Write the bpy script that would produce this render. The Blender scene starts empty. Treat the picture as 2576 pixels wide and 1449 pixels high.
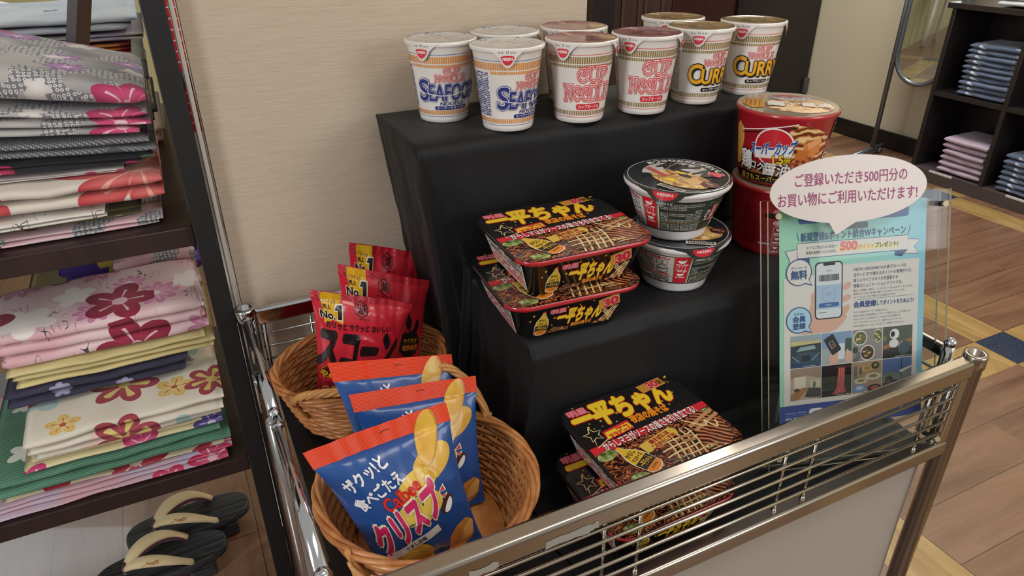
import bpy, bmesh, math, random
from mathutils import Vector, Matrix, noise
SC = bpy.context.scene
COL = SC.collection
PI = math.pi
R = math.radians
# ------------------------------------------------------------------ camera, world, lights, exposure
cam = bpy.data.objects.new('camera', bpy.data.cameras.new('camera'))
COL.objects.link(cam)
cam.data.sensor_width = 36.0
cam.data.lens = 36.0 * 1777.0 / 2576.0
cam.data.clip_start = 0.02
cam.matrix_world = Matrix(((0.9004, 0.2127, -0.3799, 0.0), (-0.4352, 0.4249, -0.7940, 0.0), (-0.0075, 0.8800, 0.4751, 1.12), (0, 0, 0, 1)))
cam.rotation_mode = 'QUATERNION'
SC.camera = cam
SC.view_settings.view_transform = 'Standard'
SC.view_settings.look = 'None'
SC.view_settings.gamma = 1.0
SC.view_settings.use_curve_mapping = False
SC.view_settings.exposure = 0.0
world = bpy.data.worlds.new('world')
SC.world = world
world.use_nodes = True
wn = world.node_tree
wbg = wn.nodes['Background']
wtc = wn.nodes.new('ShaderNodeTexCoord')
wsep = wn.nodes.new('ShaderNodeSeparateXYZ')
wramp = wn.nodes.new('ShaderNodeValToRGB')
wmr = wn.nodes.new('ShaderNodeMapRange')
wn.links.new(wtc.outputs['Generated'], wsep.inputs[0])
wmr.inputs['From Min'].default_value = -1.0
wn.links.new(wsep.outputs['Z'], wmr.inputs['Value'])
wn.links.new(wmr.outputs[0], wramp.inputs[0])
wramp.color_ramp.elements[0].color = (0.30, 0.245, 0.20, 1)
wramp.color_ramp.elements[0].position = 0.40
wramp.color_ramp.elements[1].color = (0.625, 0.605, 0.575, 1)
wramp.color_ramp.elements[1].position = 0.60
wn.links.new(wramp.outputs[0], wbg.inputs['Color'])
wbg.inputs['Strength'].default_value = 0.74

def area(name, loc, target, sx, sy, power, col):
    l = bpy.data.lights.new(name, 'AREA')
    l.shape = 'RECTANGLE'; l.size = sx; l.size_y = sy; l.energy = power; l.color = col
    o = bpy.data.objects.new(name, l)
    COL.objects.link(o)
    o.location = loc
    o.rotation_euler = (Vector(target) - Vector(loc)).to_track_quat('-Z', 'Y').to_euler()
    return o
area('window_daylight_front', (-2.6, -0.55, 1.55), (0.4, 0.9, 0.7), 0.5, 1.6, 46, (0.95, 0.98, 1.0))
area('window_daylight_rear', (-1.15, 2.92, 1.45), (-0.75, 1.2, 0.5), 1.1, 1.2, 22, (0.84, 0.93, 1.0))
area('ceiling_lamp', (1.0, -0.3, 2.55), (0.75, 0.7, 0.6), 1.6, 0.5, 15, (1.0, 0.93, 0.82))
area('fill_light_right', (2.2, -2.0, 1.8), (2.9, 2.0, 0.5), 1.4, 1.4, 34, (0.95, 0.98, 1.0))  # unseen fill added to brighten the right side, not a known window
area('fill_light_far', (2.5, 2.0, 2.55), (2.7, 2.0, 0.0), 0.8, 0.8, 46, (1.0, 0.95, 0.86))  # added overhead fill, out of view, lifts the right wall and far floor

# ------------------------------------------------------------------ colours and materials
def srgb(h):
    h = h.lstrip('#')
    c = [int(h[i:i + 2], 16) / 255 for i in (0, 2, 4)]
    return tuple((x / 12.92 if x <= 0.04045 else ((x + 0.055) / 1.055) ** 2.4) for x in c) + (1.0,)
MC = {}
def M(hexc, rough=0.5, metal=0.0, coat=0.0, sheen=0.0, spec=0.5):
    k = (hexc, rough, metal, coat, sheen, spec)
    if k in MC: return MC[k]
    m = bpy.data.materials.new('paint_' + hexc.strip('#'))
    m.use_nodes = True
    b = m.node_tree.nodes['Principled BSDF']
    b.inputs['Base Color'].default_value = srgb(hexc)
    b.inputs['Roughness'].default_value = rough
    b.inputs['Metallic'].default_value = metal
    b.inputs['Coat Weight'].default_value = coat
    b.inputs['Coat Roughness'].default_value = 0.08
    b.inputs['Sheen Weight'].default_value = sheen
    b.inputs['Specular IOR Level'].default_value = spec
    MC[k] = m
    return m

class Sk:
    """a shader socket with arithmetic"""
    def __init__(s, g, o): s.g = g; s.o = o
    def op(s, kind, *a): return s.g.math(kind, s, *a)
    def __add__(s, b): return s.op('ADD', b)
    def __sub__(s, b): return s.op('SUBTRACT', b)
    def __mul__(s, b): return s.op('MULTIPLY', b)
    def __truediv__(s, b): return s.op('DIVIDE', b)
    def lt(s, b): return s.op('LESS_THAN', b)
    def gt(s, b): return s.op('GREATER_THAN', b)
    def mod(s, b): return s.op('FLOORED_MODULO', b)
    def floor(s): return s.op('FLOOR')
    def abs(s): return s.op('ABSOLUTE')
class G:
    """a new Principled material and short calls that add nodes to it"""
    def __init__(s, name, rough=0.5, coat=0.0, metal=0.0, sheen=0.0, spec=0.5):
        s.m = bpy.data.materials.new(name); s.m.use_nodes = True
        s.nt = s.m.node_tree; s.b = s.nt.nodes['Principled BSDF']
        for k, v in (('Roughness', rough), ('Coat Weight', coat), ('Metallic', metal), ('Sheen Weight', sheen), ('Specular IOR Level', spec)):
            s.b.inputs[k].default_value = v
    def put(s, sock, v):
        if isinstance(v, Sk): s.nt.links.new(v.o, sock)
        elif v is not None: sock.default_value = v
    def node(s, t, **kw):
        n = s.nt.nodes.new(t)
        for k, v in kw.items(): setattr(n, k, v)
        return n
    def math(s, kind, *a):
        n = s.node('ShaderNodeMath', operation=kind)
        for i, v in enumerate(a): s.put(n.inputs[i], v)
        return Sk(s, n.outputs[0])
    def coords(s, rnd=False):
        tc = s.node('ShaderNodeTexCoord')
        v = Sk(s, tc.outputs['Object'])
        if rnd:
            oi = s.node('ShaderNodeObjectInfo')
            vm = s.node('ShaderNodeVectorMath', operation='ADD')
            sc = s.math('MULTIPLY', Sk(s, oi.outputs['Random']), 7.0)
            s.put(vm.inputs[0], v); s.put(vm.inputs[1], s.vec(sc, sc, sc))
            v = Sk(s, vm.outputs[0])
        return v
    def sep(s, v):
        n = s.node('ShaderNodeSeparateXYZ'); s.put(n.inputs[0], v)
        return [Sk(s, o) for o in n.outputs]
    def vec(s, x, y, z=0.0):
        n = s.node('ShaderNodeCombineXYZ')
        for i, v in enumerate((x, y, z)): s.put(n.inputs[i], v)
        return Sk(s, n.outputs[0])
    def scale(s, v, k):
        n = s.node('ShaderNodeVectorMath', operation='MULTIPLY')
        s.put(n.inputs[0], v); n.inputs[1].default_value = k if isinstance(k, tuple) else (k, k, k)
        return Sk(s, n.outputs[0])
    def noise(s, v, sc, detail=2.0, rough=0.5, dist=0.0):
        n = s.node('ShaderNodeTexNoise'); s.put(n.inputs['Vector'], v)
        n.inputs['Scale'].default_value = sc; n.inputs['Detail'].default_value = detail
        n.inputs['Roughness'].default_value = rough; n.inputs['Distortion'].default_value = dist
        return Sk(s, n.outputs[0])
    def voro(s, v, sc, dim='2D', rand=1.0):
        n = s.node('ShaderNodeTexVoronoi', voronoi_dimensions=dim)
        s.put(n.inputs['Vector'], v); n.inputs['Scale'].default_value = sc; n.inputs['Randomness'].default_value = rand
        return Sk(s, n.outputs['Distance']), Sk(s, n.outputs['Color']), Sk(s, n.outputs['Position'])
    def wave(s, v, sc, dist, detail=2.0, dscale=1.0, direction='X', kind='BANDS'):
        n = s.node('ShaderNodeTexWave', wave_type=kind)
        if kind == 'BANDS': n.bands_direction = direction
        s.put(n.inputs['Vector'], v)
        n.inputs['Scale'].default_value = sc; n.inputs['Distortion'].default_value = dist
        n.inputs['Detail'].default_value = detail; n.inputs['Detail Scale'].default_value = dscale
        return Sk(s, n.outputs['Fac'])
    def mix(s, fac, a, b):
        n = s.node('ShaderNodeMix', data_type='RGBA')
        s.put(n.inputs[0], fac)
        s.put(n.inputs[6], srgb(a) if isinstance(a, str) else a)
        s.put(n.inputs[7], srgb(b) if isinstance(b, str) else b)
        return Sk(s, n.outputs[2])
    def ramp(s, fac, *stops):
        n = s.node('ShaderNodeValToRGB'); s.put(n.inputs[0], fac)
        cr = n.color_ramp
        while len(cr.elements) < len(stops): cr.elements.new(0.5)
        for e, (p, c) in zip(cr.elements, stops): e.position = p; e.color = srgb(c)
        return Sk(s, n.outputs[0])
    def bump(s, h, strength=0.3, dist=0.002):
        n = s.node('ShaderNodeBump'); n.inputs['Strength'].default_value = strength; n.inputs['Distance'].default_value = dist
        s.put(n.inputs['Height'], h); s.nt.links.new(n.outputs[0], s.b.inputs['Normal'])
    def done(s, col, rough=None):
        s.put(s.b.inputs['Base Color'], col)
        if rough is not None: s.put(s.b.inputs['Roughness'], rough)
        return s.m

# ------------------------------------------------------------------ mesh building
TXT = {}
def glyphs(body, off):
    k = (body, off)
    if k not in TXT:
        cu = bpy.data.curves.new('t', 'FONT'); cu.body = body; cu.size = 1.0; cu.offset = off; cu.resolution_u = 3
        o = bpy.data.objects.new('t', cu); COL.objects.link(o)
        bpy.context.view_layer.update()
        me = bpy.data.meshes.new_from_object(o.evaluated_get(bpy.context.evaluated_depsgraph_get()))
        vs = [(v.co.x, v.co.y) for v in me.vertices]; fs = [tuple(p.vertices) for p in me.polygons]
        bpy.data.objects.remove(o); bpy.data.curves.remove(cu); bpy.data.meshes.remove(me)
        TXT[k] = (vs, fs)
    return TXT[k]
def rect2(x0, y0, x1, y1, r=0.0, n=5):
    if r <= 0: return [(x0, y0), (x1, y0), (x1, y1), (x0, y1)]
    p = []
    for cx, cy, a in ((x1 - r, y0 + r, -90), (x1 - r, y1 - r, 0), (x0 + r, y1 - r, 90), (x0 + r, y0 + r, 180)):
        for i in range(n + 1):
            t = R(a + 90 * i / n); p.append((cx + r * math.cos(t), cy + r * math.sin(t)))
    return p
def ell2(cx, cy, rx, ry=None, n=32, a0=0, a1=360, rot=0):
    ry = rx if ry is None else ry
    full = abs(a1 - a0) >= 360
    p = []
    for i in range(n if full else n + 1):
        t = R(a0 + (a1 - a0) * i / n); x, y = rx * math.cos(t), ry * math.sin(t)
        c, s_ = math.cos(R(rot)), math.sin(R(rot)); p.append((cx + x * c - y * s_, cy + x * s_ + y * c))
    return p
def star2(cx, cy, r, n=5, k=0.45, rot=90):
    return [(cx + (r if i % 2 == 0 else r * k) * math.cos(R(rot + 180 * i / n)), cy + (r if i % 2 == 0 else r * k) * math.sin(R(rot + 180 * i / n))) for i in range(2 * n)]
def rot2(pts, a, c=(0, 0)):
    ca, sa = math.cos(R(a)), math.sin(R(a))
    return [(c[0] + (x - c[0]) * ca - (y - c[1]) * sa, c[1] + (x - c[0]) * sa + (y - c[1]) * ca) for x, y in pts]
def ribbon2(pts, w):
    L, Rr = [], []
    for i, p in enumerate(pts):
        a = Vector(pts[max(i - 1, 0)]); b = Vector(pts[min(i + 1, len(pts) - 1)])
        d = (b - a).normalized() if (b - a).length > 1e-9 else Vector((1, 0)); n = Vector((-d.y, d.x))
        ww = w[i] if isinstance(w, (list, tuple)) else w
        L.append((p[0] + n.x * ww / 2, p[1] + n.y * ww / 2)); Rr.append((p[0] - n.x * ww / 2, p[1] - n.y * ww / 2))
    return [[L[i], Rr[i], Rr[i + 1], L[i + 1]] for i in range(len(pts) - 1)]
def bez(p, n=12):
    out = []
    for i in range(n + 1):
        t = i / n; q = [Vector(a) for a in p]
        while len(q) > 1: q = [q[j].lerp(q[j + 1], t) for j in range(len(q) - 1)]
        out.append(tuple(q[0]))
    return out

class MB:
    def __init__(s): s.bm = bmesh.new(); s.mats = []; s.F = None; s.du = s.dv = None; s.hk = 0.00022; s.cnt = 0
    def mi(s, m):
        if m not in s.mats: s.mats.append(m)
        return s.mats.index(m)
    def face(s, vs, m, smooth=False):
        f = s.bm.faces.new([v if isinstance(v, bmesh.types.BMVert) else s.bm.verts.new(v) for v in vs])
        f.material_index = s.mi(m); f.smooth = smooth
        return f
    def box(s, c, size, m, rot=None, bev=0.0, seg=2):
        t = bmesh.new()
        bmesh.ops.create_cube(t, size=1.0)
        for v in t.verts: v.co = Vector((v.co.x * size[0], v.co.y * size[1], v.co.z * size[2]))
        if bev > 0: bmesh.ops.bevel(t, geom=t.edges[:], offset=bev, segments=seg, affect='EDGES', profile=0.5)
        mt = Matrix.Translation(c) @ (rot.to_4x4() if rot else Matrix())
        t.normal_update()
        for f in t.faces: f.smooth = max(abs(a) for a in f.normal) < 0.999
        s.merge(t, m, mt, smooth=None)
    def merge(s, t, m, mt=None, smooth=False):
        mp = {}
        for v in t.verts: mp[v] = s.bm.verts.new(mt @ v.co if mt else v.co)
        k = s.mi(m)
        for f in t.faces:
            try: g = s.bm.faces.new([mp[v] for v in f.verts])
            except ValueError: continue
            g.material_index = k; g.smooth = f.smooth if smooth is None else smooth
        t.free()
    def tube(s, pts, r, m, n=10, closed=False, flat=1.0, up=None):
        pts = [Vector(p) for p in pts]; N = len(pts); rings = []
        d0 = (pts[1] - pts[0]).normalized()
        nr = Vector(up) if up else (Vector((0, 0, 1)) if abs(d0.z) < 0.9 else Vector((1, 0, 0)))
        for i in range(N):
            a = pts[(i - 1) % N] if closed else pts[max(i - 1, 0)]
            b = pts[(i + 1) % N] if closed else pts[min(i + 1, N - 1)]
            d = (b - a).normalized()
            nr = (nr - d * nr.dot(d)).normalized(); bi = d.cross(nr)
            rr = r[i] if isinstance(r, (list, tuple)) else r
            rings.append([s.bm.verts.new(pts[i] + (nr * math.cos(2 * PI * k / n) * flat + bi * math.sin(2 * PI * k / n)) * rr) for k in range(n)])
        k = s.mi(m)
        for i in range(N if closed else N - 1):
            A, B = rings[i], rings[(i + 1) % N]
            for j in range(n):
                f = s.bm.faces.new((A[j], A[(j + 1) % n], B[(j + 1) % n], B[j])); f.smooth = True; f.material_index = k
        if not closed:
            for rg in (list(reversed(rings[0])), rings[-1]):
                f = s.bm.faces.new(rg); f.material_index = k
    def lathe(s, prof, m, n=64, c=(0, 0, 0), smooth=True, cap=(True, True)):
        """prof: (r, z) or (r, z, material) for the band that starts there"""
        c = Vector(c); rings = []
        for p in prof:
            rings.append([s.bm.verts.new(c + Vector((p[0] * math.cos(2 * PI * k / n), p[0] * math.sin(2 * PI * k / n), p[1]))) for k in range(n)])
        for i in range(len(prof) - 1):
            k = s.mi(prof[i][2] if len(prof[i]) > 2 else m)
            for j in range(n):
                f = s.bm.faces.new((rings[i][j], rings[i][(j + 1) % n], rings[i + 1][(j + 1) % n], rings[i + 1][j])); f.smooth = smooth; f.material_index = k
        if cap[0]: f = s.bm.faces.new(list(reversed(rings[0]))); f.material_index = s.mi(prof[0][2] if len(prof[0]) > 2 else m)
        if cap[1]: f = s.bm.faces.new(rings[-1]); f.material_index = s.mi(prof[-1][2] if len(prof[-1]) > 2 else m)
    def sphere(s, c, r, m, sc=(1, 1, 1), n=16):
        t = bmesh.new(); bmesh.ops.create_uvsphere(t, u_segments=n, v_segments=max(6, n * 2 // 3), radius=r)
        s.merge(t, m, Matrix.Translation(c) @ Matrix.Diagonal((*sc, 1)), True)
    def grid(s, F, nu, nv, m, smooth=True, wrap=False):
        V = [[s.bm.verts.new(F(i / nu, j / nv)) for j in range(nv + 1)] for i in range(nu if wrap else nu + 1)]
        k = s.mi(m); L = len(V)
        for i in range(nu):
            for j in range(nv):
                f = s.bm.faces.new((V[i][j], V[(i + 1) % L][j], V[(i + 1) % L][j + 1], V[i][j + 1])); f.smooth = smooth; f.material_index = k
        return V
    # --- printed shapes laid on the surface s.F(u, v, h)
    def _lay(s, t, m, layer):
        for ax, d in ((0, s.du), (1, s.dv)):
            if not d: continue
            xs = [v.co[ax] for v in t.verts]
            if not xs: continue
            a, b = min(xs), max(xs); k = math.ceil(a / d)
            while k * d < b:
                if k * d > a + 1e-6:
                    nrm = [0, 0, 0]; nrm[ax] = 1; co = [0, 0, 0]; co[ax] = k * d
                    bmesh.ops.bisect_plane(t, geom=t.verts[:] + t.edges[:] + t.faces[:], dist=1e-7, plane_co=co, plane_no=nrm)
                k += 1
        bmesh.ops.triangulate(t, faces=[f for f in t.faces if len(f.verts) > 4])
        for f in t.faces: f.normal_update()
        bmesh.ops.reverse_faces(t, faces=[f for f in t.faces if f.normal.z < 0])
        s.cnt += 1; h = (layer + (s.cnt % 29) * 0.008) * s.hk
        for v in t.verts: v.co = s.F(v.co.x, v.co.y, h)
        s.merge(t, m, None, smooth=bool(s.du))
    def poly(s, pts, m, layer=1):
        t = bmesh.new()
        try: t.faces.new([t.verts.new((x, y, 0)) for x, y in pts])
        except ValueError: t.free(); return
        if len(pts) > 4: bmesh.ops.triangulate(t, faces=t.faces[:])
        s._lay(t, m, layer)
    def strip(s, pts, w, m, layer=1):
        for q in ribbon2(pts, w): s.poly(q, m, layer)
    def ring(s, cx, cy, r0, r1, m, layer=1, n=36, ky=1.0):
        t = bmesh.new()
        A = [t.verts.new((cx + r0 * math.cos(2 * PI * i / n), cy + r0 * ky * math.sin(2 * PI * i / n), 0)) for i in range(n)]
        B = [t.verts.new((cx + r1 * math.cos(2 * PI * i / n), cy + r1 * ky * math.sin(2 * PI * i / n), 0)) for i in range(n)]
        for i in range(n): t.faces.new((A[i], B[i], B[(i + 1) % n], A[(i + 1) % n]))
        s._lay(t, m, layer)
    def text(s, body, x0, y0, x1, y1, m, layer=1, bold=0.012, outs=(), rot=0, shear=0, warp=None):
        """body scaled to fill the box (x0, y0)-(x1, y1); outs: (offset, material) laid underneath, widest first"""
        gb = 0.0 if max(map(ord, body)) > 0x2000 else min(bold, 0.022)
        vs, fs = glyphs(body, gb)
        if not vs: return
        ax, bx = min(v[0] for v in vs), max(v[0] for v in vs); ay, by = min(v[1] for v in vs), max(v[1] for v in vs)
        sx, sy = (x1 - x0) / max(bx - ax, 1e-6), (y1 - y0) / max(by - ay, 1e-6); cx, cy = (x0 + x1) / 2, (y0 + y1) / 2
        lst = [(o, mm_, layer + i) for i, (o, mm_) in enumerate(outs)] + [(0.0, m, layer + len(outs))]
        ca, sa = math.cos(R(rot)), math.sin(R(rot))
        b0 = gb; v2, f2 = glyphs(body, b0); kx, ky = min(sx, 1.9 * sy), min(sy, 1.9 * sx)
        for grow, mm_, ly in lst:
            g_ = grow + bold - b0
            K = [(0.0, 0.0)] if g_ < 0.006 else [(g_ * math.cos(2 * PI * i / (8 if g_ > 0.03 else 6)), g_ * math.sin(2 * PI * i / (8 if g_ > 0.03 else 6))) for i in range(8 if g_ > 0.03 else 6)] + ([(0.0, 0.0)] if g_ > 0.04 else [])
            for dx, dy in K:
                t = bmesh.new(); tv = []
                for x, y in v2:
                    px, py = (x - (ax + bx) / 2) * sx + dx * kx, (y - (ay + by) / 2) * sy + dy * ky
                    px += shear * py
                    tv.append(t.verts.new((cx + px * ca - py * sa, cy + px * sa + py * ca, 0)))
                for f in f2:
                    try: t.faces.new([tv[i] for i in f])
                    except ValueError: pass
                s._lay(t, mm_, ly)
    def build(s, name, parent=None, loc=None, rot=None, merge=0.0):
        if merge: bmesh.ops.remove_doubles(s.bm, verts=s.bm.verts[:], dist=merge)
        me = bpy.data.meshes.new(name); s.bm.to_mesh(me); s.bm.free()
        for m in s.mats: me.materials.append(m)
        o = bpy.data.objects.new(name, me); COL.objects.link(o)
        if parent: o.parent = parent
        if loc: o.location = loc
        if rot: o.rotation_euler = rot
        return o
def thing(name, label, cat, loc=(0, 0, 0), rz=0.0, group=None):
    o = bpy.data.objects.new(name, None); COL.objects.link(o)
    o.location = loc; o.rotation_euler = (0, 0, rz); o.empty_display_size = 0.05
    return tag(o, label, cat, group)
def tag(o, label, cat, group=None):
    o['label'] = label; o['category'] = cat
    if group: o['group'] = group
    return o
def struct(o):
    o['kind'] = 'structure'
    return o
def dup(root, loc, rz, label, group=None):
    r = root.copy(); COL.objects.link(r); r.location = loc; r.rotation_euler = (0, 0, rz); r['label'] = label
    if group: r['group'] = group
    for ch in list(root.children):
        c = ch.copy(); COL.objects.link(c); c.parent = r
        for g in ch.children:
            d = g.copy(); COL.objects.link(d); d.parent = c
    return r
def plane(O, U, V, N):
    O, U, V, N = Vector(O), Vector(U), Vector(V), Vector(N)
    return lambda u, v, h: O + U * u + V * v + N * h
rnd = random.Random(7)
CHROME = M('#c9ccd0', 0.10, 1.0)
STEEL = M('#a89f94', 0.24, 1.0)
WHITE = M('#e6e1dc', 0.35)
# ------------------------------------------------------------------ the room
def floor_mat():
    g = G('wood_floor', 0.28, coat=0.25)
    x, y, z = g.sep(g.coords())
    P_ = 0.9
    sx = (x - 1.95).mod(P_).lt(0.13); sy = (y - 0.85).mod(P_).lt(0.125)
    left = x.lt(0.15)
    navy = sx * sy
    strip = g.math('MAXIMUM', sx, sy)
    strip = strip * (g.math('SUBTRACT', 1.0, left))
    # planks run along X in the fields, along Y under the clothes shelf
    py = g.mix(left, g.vec(x, y, 0.0), g.vec(y, x, 0.0))
    px_, pyy, _ = g.sep(py)
    row = ((pyy - 0.85) / 0.125).floor()
    off = row * 0.37
    colid = ((px_ + off) / 0.9).floor()
    n = g.node('ShaderNodeTexWhiteNoise', noise_dimensions='2D'); g.put(n.inputs['Vector'], g.vec(row, colid))
    tone = Sk(g, n.outputs[0])
    grainv = g.vec(px_ * 2.2, pyy * 26.0, tone * 9.0)
    grain = g.noise(grainv, 1.0, 5.0, 0.55, 0.5)
    big = g.noise(g.vec(px_ * 1.1, pyy * 9.0, tone * 5.0), 1.0, 1.0, 0.5, 0.8)
    ringl = (big * 9.0).mod(1.0)
    fac = grain * 0.55 + big * 0.35 + ringl * 0.06 + tone * 0.08
    brown = g.ramp(fac, (0.34, '#634534'), (0.52, '#7b5a45'), (0.70, '#8c6a53'))
    tanv = g.noise(g.vec(y * 3.0, x * 26.0), 1.0, 5.0, 0.6, 0.8)
    tan = g.ramp(tanv, (0.3, '#8a6a3c'), (0.55, '#a98a55'), (0.75, '#b99c66'))
    nv = g.ramp(g.noise(g.coords(), 160.0, 3.0), (0.3, '#1d2536'), (0.7, '#39445c'))
    c = g.mix(strip, brown, tan)
    c = g.mix(navy * g.math('SUBTRACT', 1.0, left), c, nv)
    fr = (pyy - 0.85).mod(0.125)
    gap = g.math('MAXIMUM', fr.lt(0.0016), g.math('MAXIMUM', (px_ + off).mod(0.9).lt(0.0016) * left, 0.0))
    gap = gap * g.math('SUBTRACT', 1.0, strip)
    e1 = g.math('MAXIMUM', ((x - 1.95).mod(P_) - 0.13).abs().lt(0.001), ((x - 1.95).mod(P_)).lt(0.001)) * g.math('SUBTRACT', 1.0, left)
    c = g.mix(g.math('MAXIMUM', gap, e1), c, '#2b1a12')
    g.bump(grain, 0.08, 0.001)
    return g.done(c, g.math('ADD', grain * 0.2, 0.2))
f = MB(); f.face([Vector(p) for p in ((-3, -2.5, 0), (3.31, -2.5, 0), (3.31, 3.02, 0), (-3, 3.02, 0))], floor_mat())
struct(f.build('floor'))

def paper_mat():
    g = G('grasscloth', 0.85)
    v = g.coords()
    x, y, z = g.sep(v)
    n1 = g.noise(g.vec(x * 14.0, y * 14.0, z * 300.0), 1.0, 3.0, 0.6)
    n2 = g.noise(g.vec(x * 70.0, y * 70.0, z * 620.0), 1.0, 2.0, 0.6)
    n3 = g.noise(v, 5.0, 2.0)
    s = n1 * 0.55 + n2 * 0.45
    c = g.ramp(s, (0.28, '#b2a28e'), (0.48, '#bbab97'), (0.66, '#c2b29f'))
    c = g.mix(n3 * 0.35, c, '#c3ab93')
    g.bump(s, 0.35, 0.002)
    return g.done(c)
w = MB(); w.box((0.328, 1.06, 1.3), (0.590, 0.08, 2.6), paper_mat())
struct(w.build('wall_partition'))
beige = G('beige_plaster', 0.8); bn = beige.noise(beige.coords(), 90.0, 3.0)
beige.bump(bn, 0.1, 0.001); beige = beige.done(beige.mix(bn, '#cfc5ac', '#d6ccb5'))
w = MB(); w.box((3.36, 0.3, 1.3), (0.1, 5.6, 2.6), beige); struct(w.build('wall_right'))
w = MB(); w.box((-0.58, 3.07, 1.3), (4.84, 0.1, 2.6), M('#b7ac7e', 0.8)); w.box((2.585, 3.09, 1.3), (1.49, 0.06, 2.6), M('#1c1515', 0.5)); struct(w.build('wall_back'))
b = MB(); b.box((3.302, 0.6, 0.043), (0.016, 4.82, 0.086), M('#17161a', 0.35), bev=0.003); struct(b.build('baseboard_right'))
t = MB(); t.box((0.0262, 1.035, 1.3), (0.006, 0.034, 2.6), M('#cfc8bd', 0.35), bev=0.0015); struct(t.build('trim_1'))
# dark timber doorway beyond the counter
def dark_wood(name, a, b_, rough=0.35):
    g = G(name, rough, coat=0.1)
    x, y, z = g.sep(g.coords())
    n = g.noise(g.vec(x * 30.0, y * 30.0, z * 2.0), 1.0, 4.0, 0.6, 0.5)
    return g.done(g.mix(n, a, b_))
DW = dark_wood('dark_timber', '#120e10', '#1f181a')
DB = dark_wood('brown_timber', '#2a1d1b', '#4a3431', 0.25)
DR = dark_wood('red_brown_timber', '#2a1614', '#3b211f', 0.25)
d = MB()
d.box((1.90, 3.00, 1.1), (0.12, 0.08, 2.2), DW, bev=0.004)
d.box((2.14, 3.015, 1.1), (0.36, 0.03, 2.2), DB, bev=0.004)
for x in (2.03, 2.12, 2.16, 2.26): d.box((x, 2.998, 1.1), (0.02 if x != 2.12 else 0.012, 0.012, 2.2), M('#3c2c1c', 0.4), bev=0.003)
d.box((2.52, 3.012, 1.1), (0.40, 0.036, 2.2), DR, bev=0.004)
d.box((3.01, 3.0, 1.1), (0.58, 0.06, 2.2), DW, bev=0.004)
d.box((2.66, 3.0, 0.03), (1.28, 0.10, 0.06), M('#0d0c0f', 0.5))
dm = struct(d.build('door_1'))
h = MB(); h.box((3.285, 2.965, 0.21), (0.03, 0.025, 0.085), M('#4b474a', 0.4), bev=0.004); h.build('hinge', dm)
# a poster standing beyond the end of the partition, only a sliver in view
p = thing('poster', 'white poster with red lettering, a sliver between dark shelf post and wall', 'poster', (0.02, 1.135, 0))
m = MB(); m.box((0.035, 0.0, 0.75), (0.08, 0.006, 1.5), M('#e9e6e4', 0.4)); m.box((0.035, 0.02, 0.01), (0.08, 0.06, 0.02), M('#333333', 0.5))
m.F = plane((0, -0.0035, 0), (1, 0, 0), (0, 0, 1), (0, -1, 0))
RED = M('#d3202c', 0.4)
for i in range(16): m.poly([(-0.02 + 0.004 * (i % 2), 0.83 + i * 0.0145), (0.05, 0.83 + i * 0.0145), (0.05, 0.841 + i * 0.0145), (-0.016, 0.843 + i * 0.0145)], RED)
m.build('board', p)
m = MB(); m.box((0.012, -0.012, 0.907), (0.02, 0.02, 0.028), M('#2b2b2e', 0.4), bev=0.004); m.build('clip', p)

# ------------------------------------------------------------------ chair by the rear wall
c = thing('chair', 'chair with white curved tubular back far behind the clothes shelf', 'chair', (-0.61, 2.72, 0))
WT = M('#e8ecea', 0.25)
m = MB(); m.box((0, 0, 0.44), (0.44, 0.42, 0.04), M('#8a4a2c', 0.4), bev=0.012); m.build('seat', c)
m = MB(); m.tube([(-0.25, -0.1, 0.62), (-0.25, 0.05, 0.80)] + [(-0.25 + 0.5 * i / 14, 0.16 - 0.0 * i, 0.835 + 0.045 * math.sin(PI * i / 14)) for i in range(15)] + [(0.25, 0.05, 0.80), (0.25, -0.1, 0.62)], 0.016, WT); m.build('backrest', c)
for sx in (-1, 1):
    for sy in (-1, 1):
        m = MB(); m.tube([(sx * 0.2, sy * 0.18, 0.42), (sx * 0.25 if sy < 0 else sx * 0.22, sy * 0.2, 0.0)], 0.014, WT); m.build('leg', c)
    m = MB(); m.tube([(sx * 0.25, -0.1, 0.62), (sx * 0.21, -0.16, 0.42)], 0.014, WT); m.build('armrest', c)

# ------------------------------------------------------------------ dark clothes shelf on the left
SW = dark_wood('espresso_timber', '#121114', '#1c1a1d', 0.5)
SB = dark_wood('espresso_board', '#23191a', '#3a2926', 0.38)
sh = thing('clothes_shelf', 'dark brown open shelf holding folded floral fabrics at the left', 'shelf', (0, 0, 0))
for x in (-0.995, 0.0055):
    for y in (1.0155, 1.80):
        m = MB(); m.box((x, y, 0.80), (0.028, 0.031, 1.60), SW, bev=0.0015); m.build('post', sh)
for z in (0.715, 0.297, 1.585):
    m = MB(); m.box((-0.495, 1.415 if z > 0.5 else 1.25, z), (0.972, 0.80 if z > 0.5 else 0.47, 0.029), SB, bev=0.0015); m.build('shelf_board', sh)
# square chrome upright behind the front pile
u = MB()
a, b2 = Vector((-0.176, 1.40, 0.732)), Vector((0.075, 1.40, 1.55))
d_ = (b2 - a).normalized(); s1 = Vector((0.62, -0.78, 0)); s1 = (s1 - d_ * s1.dot(d_)).normalized(); s2 = d_.cross(s1)
k = [u.bm.verts.new(q + s1 * i * 0.012 + s2 * j * 0.012) for q in (a, b2) for i, j in ((-1, -1), (1, -1), (1, 1), (-1, 1))]
for i in range(4): u.face([k[i], k[(i + 1) % 4], k[4 + (i + 1) % 4], k[4 + i]], M('#756c70', 0.32, 1.0))
u.face(k[4:], CHROME)
tag(u.build('display_upright'), 'leaning square chrome upright in front of the rear fabric pile', 'upright')

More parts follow.
